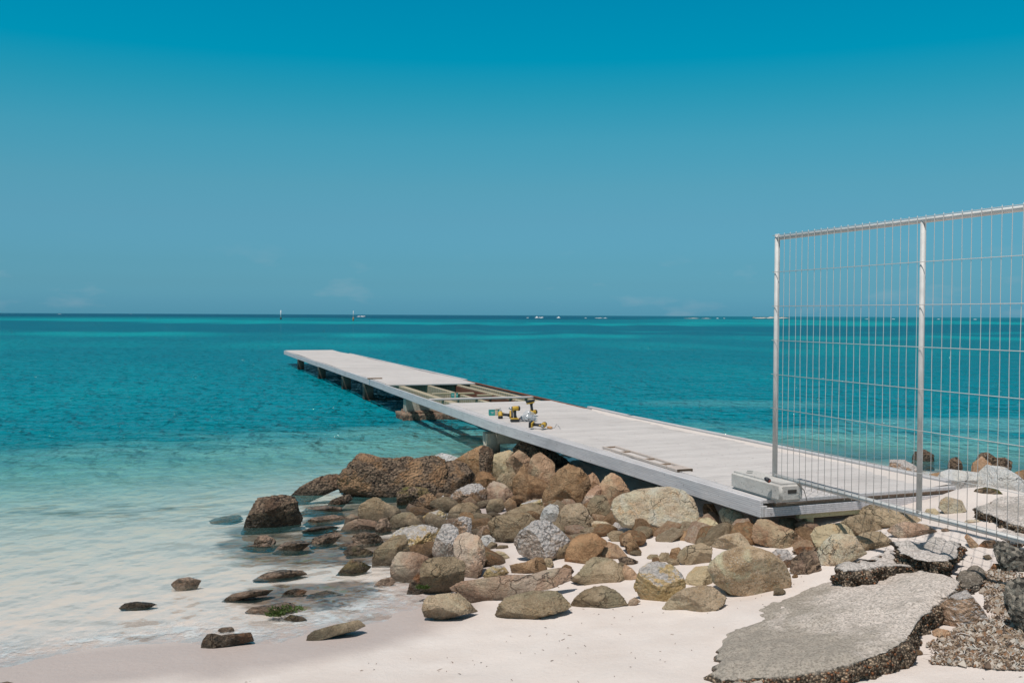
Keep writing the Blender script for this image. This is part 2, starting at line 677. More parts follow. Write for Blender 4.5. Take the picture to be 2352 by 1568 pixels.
M_DECK = wood("weathered deck timber", (.475, .435, .412), (.625, .58, .552), 1)
M_EDGE = wood("grey edge timber", (.43, .41, .41), (.58, .555, .55), 0)
M_FASC = wood("ribbed grey timber", (.50, .475, .485), (.68, .65, .655), 0, grooves=.0165)
M_JOIST = wood("old joist timber", (.40, .33, .25), (.54, .46, .37), 0, stain=(.30, .26, .14))
M_BROWN = wood("brown timber", (.20, .14, .10), (.34, .25, .19), 0)
M_RUST = wood("rusty red timber", (.13, .05, .03), (.24, .10, .06), 0, rust=.6)
M_PINE = wood("greenish treated pine", (.36, .34, .20), (.48, .46, .30), 0)
M_ENDGR = wood("dark end grain", (.06, .042, .03), (.16, .11, .07), 1)


def concrete(name, c1, c2, wet=False, crust=False, pits=True):
    t = NT(name)
    v, r = t.objco()
    ps = t.pos()
    c = t.mix(t.mr(t.noise(v, 6, 6, .6), .3, .7), c1, c2)
    c = t.mix(t.mr(t.noise(v, 90, 3, .6), .60, .72, 0, .4), c, tuple(x * .5 for x in c1))
    h = t.noise(v, 30, 6, .6)
    if pits:
        pit = t.vor(v, 28)
        c = t.mix(t.mr(pit, .10, .16, .75, 0), c, (.06, .055, .05))
        h = t.math('ADD', h, t.mr(pit, .06, .2, 0, .6))
    z = t.xyz(ps)[2]
    if wet:
        zz = t.math('ADD', z, t.math('MULTIPLY', t.math('SUBTRACT', t.noise(v, 12, 4), .5), .12))
        c = t.mix(t.mr(zz, .20, .06, 0, .9), c, (.075, .055, .042))
        c = t.mix(t.mr(zz, -.01, .03, .75, 0), c, (.03, .028, .02))
    if crust:
        cn = t.vor(v, 30, out='Color')
        cc = t.mix(t.xyz(cn)[0], (.05, .03, .025), (.36, .22, .15))
        c = t.mix(t.mr(t.noise(v, 9, 4, .6), .40, .52), c, cc)
        h = t.math('ADD', h, t.math('MULTIPLY', t.vor(v, 30), -1.4))
    return t.fin(c, .85, t.bump(h, .5, .012), spec=.3)


M_CONC = concrete("pale cast concrete", (.46, .43, .40), (.57, .545, .51))
M_COL = concrete("grey column concrete", (.36, .33, .27), (.48, .45, .38), wet=True)
M_COL_SHADE = concrete("shaded wet column concrete", (.10, .095, .075), (.17, .155, .125), wet=True)  # far columns: wet concrete with the under-deck shade put into its colour
M_BASE = concrete("barnacled footing concrete", (.24, .19, .135), (.34, .275, .20), wet=True, crust=True)

jet = empty("jetty", JN + Vector((0, 0, 0)), "long pale timber jetty on concrete columns with a gap in its decking", "jetty")
OFF = -JN


def jb(name, boxes, mat, bevel=.004):
    """boxes: (along, across, z, length, width, height) centred"""
    b = MB()
    for (a, c, z, la, wc, hz, *rz) in boxes:
        cuts = [(a, la)]
        if la > .5 and a - la / 2 < JBEND - .01 < a + la / 2 - .02:
            cuts = [((a - la / 2 + JBEND) / 2, JBEND - a + la / 2), ((JBEND + a + la / 2) / 2, a + la / 2 - JBEND)]
        for a_, l_ in cuts:
            R = JR_(a_)
            if rz:
                R = Matrix.Rotation(rz[0], 3, 'Z') @ R
            b.box(J(a_, c, z) + OFF, (l_, wc, hz), R, bevel)
    return b.build(name, mat, jet)


GAP0, GAP1 = 9.35, 14.03
rnd = random.Random(3)
bd = []
a = .0
PITCHB = .146
k = 0
while a < LEN - .02:
    mid = a + PITCHB / 2
    if not (GAP0 < mid < GAP1):
        lo = .118 if mid < GAP0 else .03
        hi = 2.0 + rnd.uniform(-.012, .012)
        if GAP1 < mid:
            hi = 1.99
        wob = .018 * math.sin(mid * .9) * (1 if mid > 12 else .2)
        bd.append((mid, (lo + hi) / 2, DECK - .014 + rnd.uniform(-.0015, .0015) + wob * .6, PITCHB - rnd.choice((.003, .003, .004, .005, .009)), hi - lo, .028))
    a += PITCHB
jb("decking", [q for q in bd if q[0] < GAP0], M_DECK, .003)
jb("decking", [q for q in bd if q[0] > GAP1], M_DECK, .003)
# lengthwise edge boards, left side, in sections
eb = []
for a0, a1 in ((0, 3.1), (3.1, JBEND), (JBEND, GAP0 - .2)):
    eb.append(((a0 + a1) / 2, .056, DECK - .015, a1 - a0 - .006, .108, .03))
jb("edge_board", eb, M_EDGE)
jb("edge_board", [((GAP0 - .4 + 14.4) / 2, .045, DECK - .045, 14.4 - GAP0 + .4, .075, .02)], M_BROWN)
# raised kerb strips on the right edge
jb("kerb_strip", [(3.95, 2.045, DECK + .012, 7.7, .075, .05)], M_EDGE)
jb("kerb_strip", [(16.2 + .9, 2.02, DECK + .008, 4.4, .06, .04), (25.2, 2.02, DECK + .004, 11.6, .06, .035)], M_EDGE)
jb("kerb_strip", [(11.9, 2.0, DECK - .006, 8.2, .05, .03)], M_RUST)
# fascia boards
FH = .142
joints = [0.0, JBEND, 11.35, 14.2, 19.0, 24.6, 30.1, LEN]
for i, (a0, a1) in enumerate(zip(joints[:-1], joints[1:])):
    jb("fascia_board", [((a0 + a1) / 2, -.016, DECK - .004 - FH / 2 - (.003 if i % 2 else 0) + .012 * math.sin(a0) * (a0 > 12), a1 - a0 - .007, .030, FH)], M_FASC, .004)
for a0, a1 in zip(joints[:-1], joints[1:]):
    jb("fascia_board", [((a0 + a1) / 2, WID + .01, DECK - .03 - FH / 2, a1 - a0 - .007, .030, FH)], M_FASC, .004)
jb("fascia_board", [(LEN + .018, WID / 2, DECK - .035 - FH / 2, .03, WID + .03, FH)], M_FASC)
# near end: trim, shadow gap and ribbed board, beam and a stub post
jb("end_trim", [(-.012, WID / 2 + .04, DECK - .014, .03, WID - .12, .030)], M_EDGE)
jb("end_rail", [(.012, WID / 2 + .05, DECK - .046, .03, WID - .13, .034)], M_BROWN)
jb("end_board", [(-.004, WID / 2 + .0, DECK - .1015, .03, WID - .01, .074)], M_FASC)
jb("corner_post", [(.010, .0, DECK - .093, .05, .05, .092)], M_EDGE)
jb("end_beam", [(.05, 1.12, DECK - .163, .05, 1.5, .046)], M_PINE)
jb("stub_post", [(.075, .50, .20, .06, .075, .42)], M_PINE, .006)
jb("stub_post", [(.075, 1.55, .25, .06, .075, .42)], M_PINE, .006)
# joists under the deck and in the gap
JH = .20
for c, wd, m in ((.33, .13, M_JOIST), (.94, .085, M_JOIST), (1.60, .085, None), (1.90, .085, M_JOIST)):
    z = DECK - .032 - JH / 2
    jb("joist", [((LEN + 2) / 2, c, z, LEN - 2.4, wd, JH)], m or M_JOIST, .006)
jb("joist_facing", [((GAP0 + GAP1) / 2, 1.60 - .0425 - .008, DECK - .032 - JH / 2 - .01, GAP1 - GAP0 + .3, .012, JH - .03)], M_RUST)
jb("gap_board", [(10.3, 1.0, DECK - .012, .13, 1.98, .028, .015)], M_DECK)
jb("gap_board", [(11.5, .78, DECK - .014, .14, .82, .028, -.03)], M_JOIST)
jb("gap_board", [(11.5, 1.42, DECK - .06, .14, .30, .028, -.03)], M_JOIST)
# concrete bents
for i, a in enumerate((7.05, 12.35, 17.3, 20.6, 25.5, 31.2)):
    if i < 2:
        jb("cross_beam", [(a, WID / 2, DECK - .32, .22, WID - .10, .17)], M_COL if i < 2 else M_COL_SHADE, .01)
    if i == 0:
        for c in (.16, 1.75):
            b = MB()
            b.tube([J(a, c, -.9) + OFF, J(a, c, -.2) + OFF, J(a, c, .33) + OFF], .123, 28)
            b.build("column", M_COL, jet)
        cb = MB()
        cb.tube([J(a - .1, .02, .36) + OFF, J(a - .13, .035, .22) + OFF, J(a - .14, .03, .0) + OFF, J(a - .12, .03, -.15) + OFF], .006, 8)
        cb.build("cable", plain("cream cable", (.55, .48, .36), .6), jet)
    else:
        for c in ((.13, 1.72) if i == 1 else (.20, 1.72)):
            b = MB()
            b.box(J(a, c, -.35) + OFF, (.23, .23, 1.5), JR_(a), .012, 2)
            b.build("column", M_COL if i == 1 else M_COL_SHADE, jet)
        if i < 5:
            bm = bmesh.new()
            bmesh.ops.create_cube(bm, size=1.0)
            bmesh.ops.bevel(bm, geom=list(bm.edges), offset=.06, segments=2, affect='EDGES')
            bmesh.ops.subdivide_edges(bm, edges=list(bm.edges), cuts=9, use_grid_fill=True)
            for v in bm.verts:
                co = v.co.copy()
                v.co = Vector((co.x * (.80 if i == 1 else .7), co.y * 2.15, co.z * .62))
            P = np.array([v.co[:] for v in bm.verts])
            dn = fbm(P * 5, 4, 40 + i) * .035 + np.abs(fbm(P * 14, 2, 50 + i)) * .02
            for v, d_ in zip(bm.verts, dn):
                v.co += v.co.normalized() * float(d_)
            bmesh.ops.transform(bm, matrix=Matrix.Translation(J(a, WID / 2 - .02, (-.14 if i == 1 else -.33)) + OFF) @ JR_(a).to_4x4(), verts=list(bm.verts))
            for f in bm.faces:
                f.smooth = True
            me_ = bpy.data.meshes.new("footing")
            bm.to_mesh(me_)
            bm.free()
            link("footing", me_, M_BASE, jet)

# ------------------------------------------------------------------ temporary fence
galv = NT("galvanised steel")
v, r = galv.objco()
c = galv.mix(galv.mr(galv.noise(v, 14, 5, .6), .3, .7), (.49, .48, .465), (.62, .605, .585))
c = galv.mix(galv.mr(galv.noise(v, 60, 3, .6), .62, .75, 0, .35), c, (.38, .33, .28))
M_GALV = galv.fin(c, .62, galv.bump(galv.noise(v, 120, 3), .08, .002), metal=.08)
wire = NT("galvanised wire")
M_WIRE = wire.fin((.54, .52, .50), .6, metal=.05)
FA = Vector((2.22, 8.36, 0))
FB = Vector((2.79, 6.78, 0))
FD = (FB - FA).normalized()
FN = Vector((FD.y, -FD.x, 0))                   # towards the camera's left
if FN.x > 0:
    FN = -FN
SP = (FB - FA).length
ZB, ZT = .73, 2.725
fence = empty("site_fence_panel", FA, "galvanised mesh fence panel standing across the foot of the jetty", "fence")


def fl(s, off, z):
    return FD * s + FN * off + Vector((0, 0, z))


for nm, pts, r in (("end_post", [fl(0, 0, .60), fl(0, 0, 2.757)], .0215), ("middle_post", [fl(SP, 0, ZB), fl(SP, 0, ZT)], .019), ("end_post", [fl(SP * 2, 0, .35), fl(SP * 2, 0, 2.757)], .0215),
                   ("top_rail", [fl(0, 0, ZT), fl(SP * 2, 0, ZT)], .019), ("bottom_rail", [fl(0, 0, ZB), fl(SP, 0, ZB - .008), fl(SP * 2, 0, ZB)], .019)):
    MB().tube(pts, r, 20).build(nm, M_GALV, fence)
rw = random.Random(12)
b = MB()
nw = 42
for i in range(nw):
    s = SP * 2 * (i + .6) / nw
    if abs(s - SP) < .012:
        s += .03
    j = rw.uniform(-.004, .004)
    k_ = rw.choice((0, 0, 0, .009, -.008))
    b.tube([fl(s, .022, ZB - .045), fl(s + j, .022, 1.25), fl(s - j + k_, .022, 1.75), fl(s + j + k_ * .5, .022, 2.2), fl(s, .022, ZT - .02), fl(s, .022, ZT + .034)], .0021, 6)
b.build("vertical_wires", M_WIRE, fence)
b = MB()
zs = [ZT + .021] + [ZB + (ZT - ZB) * f / 7 for f in range(1, 7)] + [ZB + .024]
for z in zs:
    b.tube([fl(-.03, .0265, z), fl(SP, .0265, z + rw.uniform(-.006, .004)), fl(SP * 2, .0265, z)], .0022, 6)
b.build("horizontal_wires", M_WIRE, fence)

# concrete foot
BA = Vector((FD.x, FD.y, 0))
BC = FA - BA * .02 + FN * .075 + Vector((.0, 0, DECK + .078))
foot = empty("fence_foot", Vector((BC.x, BC.y, DECK)), "pale concrete fence foot block on the near corner of the deck", "fence foot")
bm = bmesh.new()
bmesh.ops.create_cube(bm, size=1.0)
bmesh.ops.transform(bm, matrix=Matrix.Diagonal((.74, .225, .150, 1)), verts=list(bm.verts))
bmesh.ops.bevel(bm, geom=list(bm.edges), offset=.022, segments=3, affect='EDGES')
RB = Matrix((BA, -FN, Vector((0, 0, 1)))).transposed()
bmesh.ops.transform(bm, matrix=RB.to_4x4(), verts=list(bm.verts))
me_ = bpy.data.meshes.new("block")
for f in bm.faces:
    f.smooth = f.calc_area() < .002
bm.to_mesh(me_)
bm.free()
blk = link("block", me_, M_CONC, foot, (0, 0, .078))
M_DARK = plain("dark recess", (.05, .045, .04), .9)
hs = MB()
hs.box(BA * .3695 + Vector((0, 0, .088)), (.008, .085, .032), RB, .0035, 2)
hs.build("handle_slot", M_DARK, foot)
for u, q in ((-.28, -.03), (-.20, .03)):
    hh = MB()
    pts = [(math.cos(2 * math.pi * k / 20) * .036, math.sin(2 * math.pi * k / 20) * .022) for k in range(20)]
    hh.prism(pts, Vector((0, 0, .006)), BA * u + FN * q + Vector((0, 0, .150)), BA, FN)
    hh.build("socket_hole", M_CONC if False else plain("dusty socket", (.30, .29, .27), .9), foot)
wl = MB()
e = BA * .40
wl.tube([e + FN * -.03 + Vector((0, 0, .155)), e + BA * .01 + FN * -.085 + Vector((0, 0, .10)), e + BA * .02 + FN * -.11 + Vector((0, 0, .006)), e + BA * .02 + FN * .09 + Vector((0, 0, .004))], .0035, 6)
wl.build("wire_loop", plain("dull brown wire", (.16, .13, .10), .6), foot)
# the small plug
pg = at_z(1763, 1107, DECK + .155)
plug = empty("rubber_plug", pg, "small black and red rubber plug lying on the concrete fence foot", "plug")
MB().tube([Vector((-.016, .02, .032)), Vector((-.010, .010, .026)), Vector((.012, -.012, .012))], [.010, .018, .018], 14).build("casing", plain("black rubber", (.025, .027, .035), .5), plug)
MB().tube([Vector((.010, -.010, .0131)), Vector((.0165, -.0165, .009))], [.0145, .012], 14).build("core", plain("red plastic", (.32, .07, .04), .5), plug)

# ------------------------------------------------------------------ tools and boxes on the deck
M_YEL = plain("yellow tool plastic", (.62, .37, .04), .5)
M_BLK = plain("black tool rubber", (.022, .022, .025), .5)
M_MET = plain("bare steel", (.45, .45, .45), .3, .8)
M_TEAL = plain("teal printed card", (.015, .33, .29), .5)
M_CARD = plain("beige card", (.60, .46, .34), .7)
M_CLEAR = plain("white lettering card", (.70, .72, .70), .6)


def carton(px, py, wdt, dep, hgt, rz, label):
    p = at_z(px, py, DECK)
    e = empty("screw_box", p, label, "box", "teal cartons of screws")
    e.rotation_euler = (0, 0, rz)
    b = MB()
    th = .003
    b.box((0, 0, th), (wdt, dep, th))
    for sx in (-1, 1):
        b.box((sx * (wdt / 2 - th / 2), 0, hgt / 2), (th, dep, hgt))
    for sy in (-1, 1):
        b.box((0, sy * (dep / 2 - th / 2), hgt / 2 - .002), (wdt - 2 * th - .001, th, hgt - .004))
    b.build("carton", M_TEAL, e)
    b = MB()
    b.box((wdt * .10, -dep / 2 - .0012, hgt * .50), (wdt * .24, .002, hgt * .96))
    b.build("card_panel", M_CARD, e)
    for fx, fz, fw in ((-.26, .62, .28), (-.24, .42, .2), (.36, .55, .2)):
        MB().box((wdt * fx, -dep / 2 - .0012, hgt * fz), (wdt * fw, .002, hgt * .07)).build("printed_stripe", M_CLEAR, e)
    b = MB()
    b.box((0, 0, hgt * .72), (wdt * .94, dep * .9, .004))
    b.build("contents", plain("heap of dark screws", (.10, .09, .08), .5, .5, 300, .7), e)
    f = MB()
    f.box((wdt * .26, -dep / 2 + .006, hgt + .004), (wdt * .44, .002, .022), Matrix.Rotation(.5, 3, 'X'))
    f.build("flap", M_CARD, e)
    return e


carton(1136, 953.4, .168, .11, .086, .16, "open teal screw box on the deck beside the drills")
carton(1044, 912.5, .125, .09, .085, .05, "teal screw box standing on a loose board across the deck gap")


def drill(loc, label, rot, group="yellow and black power tools"):
    """pistol-grip cordless tool; local z up the grip, nose along -x"""
    e = empty("cordless_drill", loc, label, "power tool", group)
    e.rotation_euler = rot
    bt = MB()
    bt.box((.004, 0, .018), (.125, .075, .030), None, .008, 2)
    bt.build("battery", M_BLK, e)
    bt = MB()
    bt.box((.0, 0, .045), (.112, .066, .022), None, .007, 2)
    ft = bt.build("battery_shoe", M_YEL, e)
    MB().tube([(.014, 0, .050), (.006, 0, .09), (.004, 0, .13), (.0, 0, .165)], [.025, .020, .0205, .024], 14).build("grip", M_BLK, e)
    MB().tube([(.062, 0, .190), (.055, 0, .190), (-.015, 0, .190), (-.035, 0, .190)], [.022, .033, .034, .030], 18).build("motor_body", M_YEL, e)
    MB().tube([(.078, 0, .190), (.0725, 0, .190), (.050, 0, .190)], [.020, .0325, .036], 18).build("rear_cap", M_BLK, e)
    MB().tube([(-.036, 0, .190), (-.062, 0, .190), (-.076, 0, .190)], [.024, .019, .012], 16).build("chuck", M_MET, e)
    MB().tube([(-.076, 0, .190), (-.115, 0, .190)], .0035, 8).build("bit", M_MET, e)
    tb = MB()
    tb.box((-.022, 0, .148), (.014, .016, .026), None, .004)
    tb.build("trigger", M_YEL, e)
    return e


drill(at_z(1182, 968.5, DECK), "yellow drill standing upright on its battery on the deck", (0, 0, math.radians(12)))
p = at_z(1243, 985, DECK)
d2 = drill(p + Vector((-.155, .02, .062)), "yellow drill lying on its side nearest the camera with its chuck towards it", (math.radians(78), math.radians(90), math.radians(-10)))
d2.rotation_mode = 'QUATERNION'
# lying: the grip axis (local z) runs to the right, the nose (local -x) towards the camera
zx = Vector((.95, -.28, -.05)).normalized()
xx = (Vector((.2, .9, .12)) - zx * Vector((.2, .9, .12)).dot(zx)).normalized()
d2.rotation_quaternion = Matrix((xx, zx.cross(xx), zx)).transposed().to_quaternion()
d3 = drill(at_z(1163, 958, DECK) + Vector((-.10, .03, .04)), "yellow drill lying flat behind the upright one with its battery to the right", (0, 0, 0))
d3.rotation_mode = 'QUATERNION'
zx = Vector((-.97, -.1, .04)).normalized()
xx = (Vector((.1, -.6, -.75)) - zx * Vector((.1, -.6, -.75)).dot(zx)).normalized()
d3.rotation_quaternion = Matrix((xx, zx.cross(xx), zx)).transposed().to_quaternion()
d3.location = at_z(1179, 961, DECK) + Vector((.0, .02, .055))
p = at_z(1217, 956, DECK)
d4 = drill(p + Vector((0, 0, .245)), "upended yellow drill with its battery in the air behind the bag of screws", (math.radians(172), math.radians(-8), math.radians(35)))

# clear plastic bag of screws
pb = at_z(1214, 967, DECK)
bag = empty("screw_bag", pb, "clear plastic bag full of silver screws on the deck", "bag")
ico = bmesh.new()
bmesh.ops.create_icosphere(ico, subdivisions=4, radius=1)
ico.verts.ensure_lookup_table()
P = np.array([v.co[:] for v in ico.verts])
n_ = fbm(P * 2.2, 3, 90)
for v, q in zip(ico.verts, n_):
    s_ = 1 + .16 * q
    v.co = Vector((v.co.x * .105 * s_, v.co.y * .075 * s_, max(v.co.z, -.55) * .062 * s_ + .036))
me_ = bpy.data.meshes.new("screws")
ico.to_mesh(me_)
ico.free()
ts = NT("heap of silver screws")
v, r = ts.objco()
sc = ts.xyz(ts.vor(v, 95, out='Color'))[0]
cs = ts.mix(ts.mr(sc, .2, .9), (.10, .105, .11), (.62, .63, .64))
ts.fin(cs, .4, ts.bump(ts.vor(v, 95), .9, .01), metal=.3)
link("screws", me_, ts.m, bag)
# the bag itself: a thin, crumpled, see-through film gathered at the top
ico = bmesh.new()
bmesh.ops.create_icosphere(ico, subdivisions=4, radius=1)
P = np.array([v.co[:] for v in ico.verts])
n_ = fbm(P * 3.1, 3, 95)
for v, q in zip(ico.verts, n_):
    s_ = 1 + .10 * q
    zz = max(v.co.z, -.5)
    top = max(0, zz)
    v.co = Vector((v.co.x * .125 * s_ * (1 - .25 * top), v.co.y * .085 * s_ * (1 - .25 * top), zz * .068 * s_ + .036 + .055 * top ** 2))
for f in ico.faces:
    f.smooth = True
me_ = bpy.data.meshes.new("film")
ico.to_mesh(me_)
ico.free()
tf = NT("clear plastic film")
tf.t.nodes.remove(tf.p)
g_ = tf.n('BsdfGlossy')
g_.inputs['Roughness'].default_value = .15
d_ = tf.n('BsdfDiffuse')
d_.inputs['Color'].default_value = (.75, .77, .80, 1)
tt = tf.n('BsdfTransparent')
a_ = tf.n('MixShader')
a_.inputs[0].default_value = .25
tf.l(tt.outputs[0], a_.inputs[1])
tf.l(d_.outputs[0], a_.inputs[2])
a2 = tf.n('MixShader')
a2.inputs[0].default_value = .08
tf.l(a_.outputs[0], a2.inputs[1])
tf.l(g_.outputs[0], a2.inputs[2])
tf.l(a2.outputs[0], tf.out.inputs[0])
link("film", me_, tf.m, bag)
rt_ = MB()
rt_.box((-.125, -.03, .035), (.02, .008, .035), Matrix.Rotation(.3, 3, 'Z'), .002)
rt_.build("red_tag", plain("faded red paper", (.50, .14, .10), .7), bag)

# hand tool with wooden handle
ph = at_z(1263, 985, DECK)
ht = empty("hand_tool", ph, "small hand tool with orange wooden handle and bent metal arm on the deck", "hand tool")
MB().tube([(-.036, .012, .020), (-.028, .010, .021), (0, .002, .021), (.026, -.006, .018), (.032, -.008, .016)], [.008, .017, .018, .016, .008], 14).build("handle", plain("orange varnished wood", (.60, .32, .13), .5), ht)
MB().tube([(.032, -.008, .014), (.060, -.014, .014), (.088, -.004, .066), (.098, -.010, .058), (.140, -.030, .006)], .0032, 8).build("metal_arm", M_MET, ht)

# timber frame lying on the deck
q0 = at_z(1383, 1024, DECK + .03)
q1 = at_z(1556, 1080, DECK + .02)
L_ = (q1 - q0).length
dx = (q1 - q0).normalized()
dx.z = 0
dx.normalize()
dy = Vector((-dx.y, dx.x, 0))
if dy.x < 0:
    dy = -dy
tfm = empty("timber_frame", Vector((q0.x, q0.y, DECK)), "narrow pinkish timber frame lying lengthwise on the jetty deck", "timber")
RF = Matrix((dx, Vector((0, 0, 1)).cross(dx), Vector((0, 0, 1)))).transposed()
M_PINK = wood("pinkish new timber", (.46, .38, .33), (.60, .52, .47), 0)
for yy in (.013, .157):
    b = MB()
    b.box(dx * (L_ / 2 - .12) + dy * yy + Vector((0, 0, .016)), (L_ - .24, .022, .026), RF, .003)
    b.build("side_rail", M_PINK, tfm)
for xx_ in (.02, .42, 1.0, L_ - .42):
    b = MB()
    b.box(dx * xx_ + dy * .085 + Vector((0, 0, .014)), (.03, .117, .020), RF, .003)
    b.build("cross_piece", M_BROWN, tfm)
b = MB()
b.box(dx * (L_ / 2) + dy * .085 + Vector((0, 0, .006)), (L_, .116, .006), RF)
b.build("base_board", M_DECK, tfm)
b = MB()
b.box(dx * (L_ - .115) + dy * .085 + Vector((0, 0, .016)), (.21, .172, .028), RF, .004)
b.build("end_block", M_PINK, tfm)
b = MB()
b.box(dx * (L_ - .008) + dy * .085 + Vector((0, 0, .016)), (.012, .166, .026), RF, .002)
b.build("end_grain", M_ENDGR, tfm)
# scrap of wood near the gap
sp = at_z(861, 871, DECK)
ws = MB()
ws.box((0, 0, .02), (.34, .07, .035), Matrix.Rotation(.4, 3, 'Z'), .006)
tag(ws.build("wood_scrap", M_BROWN, None, sp), "short brown offcut of wood lying at the left edge of the far deck", "offcut")

# blown sand lying along the inside of the right kerb and over the deck's end
rd = random.Random(9)
bm = bmesh.new()
prev = None
for i in range(90):
    a_ = .02 + i * .085
    wd_ = .05 + .07 * rd.random() + .16 * max(0, 1 - a_ / 1.6) + .05 * math.sin(a_ * 3.1)
    q0, q1, q2 = (bm.verts.new(J(a_, 2.004, DECK + .016)), bm.verts.new(J(a_, 2.0 - wd_ * .5, DECK + .007)), bm.verts.new(J(a_, 2.0 - wd_, DECK - .0005)))
    if prev:
        for u_, v_ in ((0, 1), (1, 2)):
            f = bm.faces.new((prev[u_], prev[v_], (q0, q1, q2)[v_], (q0, q1, q2)[u_]))
            f.smooth = True
    prev = (q0, q1, q2)
bmesh.ops.recalc_face_normals(bm, faces=bm.faces)
me_ = bpy.data.meshes.new("sand_drift")
bm.to_mesh(me_)
bm.free()
tag(link("sand_drift", me_, plain("blown pale sand", (.66, .585, .535), .95, 0, 60, .12)), "thin drift of pale sand blown along the inside of the deck's right kerb", "sand", kind='stuff')

# ------------------------------------------------------------------ boulders
def rock_mat(name, c1, c2, c3, white=0.0, spots=.35, algae=0.0, crust=0.0, rough=.9, grain=.5, stain=None, wetline=True, wetamt=.72, cells=((.045, .032, .024), (.36, .25, .17))):
    t = NT(name)
    v, r = t.objco()
    ps = t.pos()
    n1 = t.noise(v, 4.5, 8, .62, .4)
    c = t.mix(t.mr(n1, .34, .66), c1, c2)
    n2 = t.noise(v, 9, 6, .65, .8)
    c = t.mix(t.mr(n2, .54, .66, 0, .8), c, c3)
    if stain:
        c = t.mix(t.mr(t.noise(v, 2.6, 5, .6, .7), .53, .62, 0, .85), c, stain)
    sp = t.noise(v, 75, 3, .7)
    c = t.mix(t.mr(sp, .50, .68, 0, spots), c, tuple(x * .38 for x in c1))
    c = t.mix(t.mr(t.noise(v, 120, 2, .6), .60, .70, 0, spots * .8), c, tuple(min(.75, x * 1.7 + .08) for x in c2))
    c = t.mix(t.mr(t.noise(v, 17, 6, .7, .5), .52, .66, 0, .55), c, tuple(x * .45 for x in c1))
    c = t.mix(t.mr(t.noise(v, 3.1, 5, .6, .9), .50, .64, 0, .55), c, tuple(min(.7, x * 1.32) for x in c2))
    hs = t.n('HueSaturation')
    t.l(c, hs.inputs['Color'])
    t.l(t.mr(r, 0, 1, .86, 1.16), hs.inputs['Value'])
    c = hs.outputs[0]
    nz_ = t.xyz(t.n('NewGeometry').outputs['Normal'])[2]
    if white:
        wn = t.math('ADD', t.noise(v, 5.5, 7, .68, .6), t.mr(nz_, -.2, .9, -.17, .13))
        c = t.mix(t.mr(wn, .60 - .22 * white, .68 - .22 * white, 0, .92), c, t.mix(t.mr(t.noise(v, 40, 4, .7), .35, .6), (.44, .39, .36), (.66, .61, .58)))
    if crust:
        cc = t.mix(t.xyz(t.vor(v, 42, out='Color'))[0], *cells)
        c = t.mix(t.mr(t.noise(v, 5, 5, .6), .50 - .2 * crust, .58 - .2 * crust), c, cc)
    if algae:
        c = t.mix(t.mr(t.noise(v, 6, 5, .6), .52, .62, 0, algae), c, (.15, .14, .035))
    rgh = rough
    if wetline:
        z = t.xyz(ps)[2]
        zz = t.math('ADD', z, t.math('MULTIPLY', t.math('SUBTRACT', t.noise(v, 7, 5, .6), .5), .16))
        wt = t.mr(zz, .15, .02, 0, 1, True)
        c = t.mix(t.math('MULTIPLY', wt, wetamt), c, (.05, .04, .03))
        rgh = t.mr(wt, 0, 1, rough, .38)
    wv_ = t.n('VectorMath', operation='ADD')
    nv_ = t.n('TexNoise')
    t.l(v, nv_.inputs['Vector'])
    nv_.inputs['Scale'].default_value = 5
    nv_.inputs['Detail'].default_value = 5
    t.l(v, wv_.inputs[0])
    sc_ = t.n('VectorMath', operation='SCALE')
    t.l(nv_.outputs[1], sc_.inputs[0])
    sc_.inputs['Scale'].default_value = .35
    t.l(sc_.outputs[0], wv_.inputs[1])
    ck = t.vor(wv_.outputs[0], 3.4, 'DISTANCE_TO_EDGE')
    ckm = t.math('MULTIPLY', t.mr(ck, .0, .022, 1, 0), t.mr(t.noise(v, 2.2, 3), .52, .60))
    hh = t.math('ADD', t.noise(v, 13, 9, .68, .3), t.math('MULTIPLY', t.noise(v, 70, 4, .7), .30))
    if crust or white:
        hh = t.math('ADD', hh, t.math('MULTIPLY', t.vor(v, 34), -.5))
    hh = t.math('SUBTRACT', hh, t.math('MULTIPLY', ckm, .5))
    c = t.mix(t.math('MULTIPLY', ckm, .6), c, tuple(x * .3 for x in c1))
    return t.fin(c, rgh, t.bump(hh, min(1, grain * 1.7), .085), spec=.3)


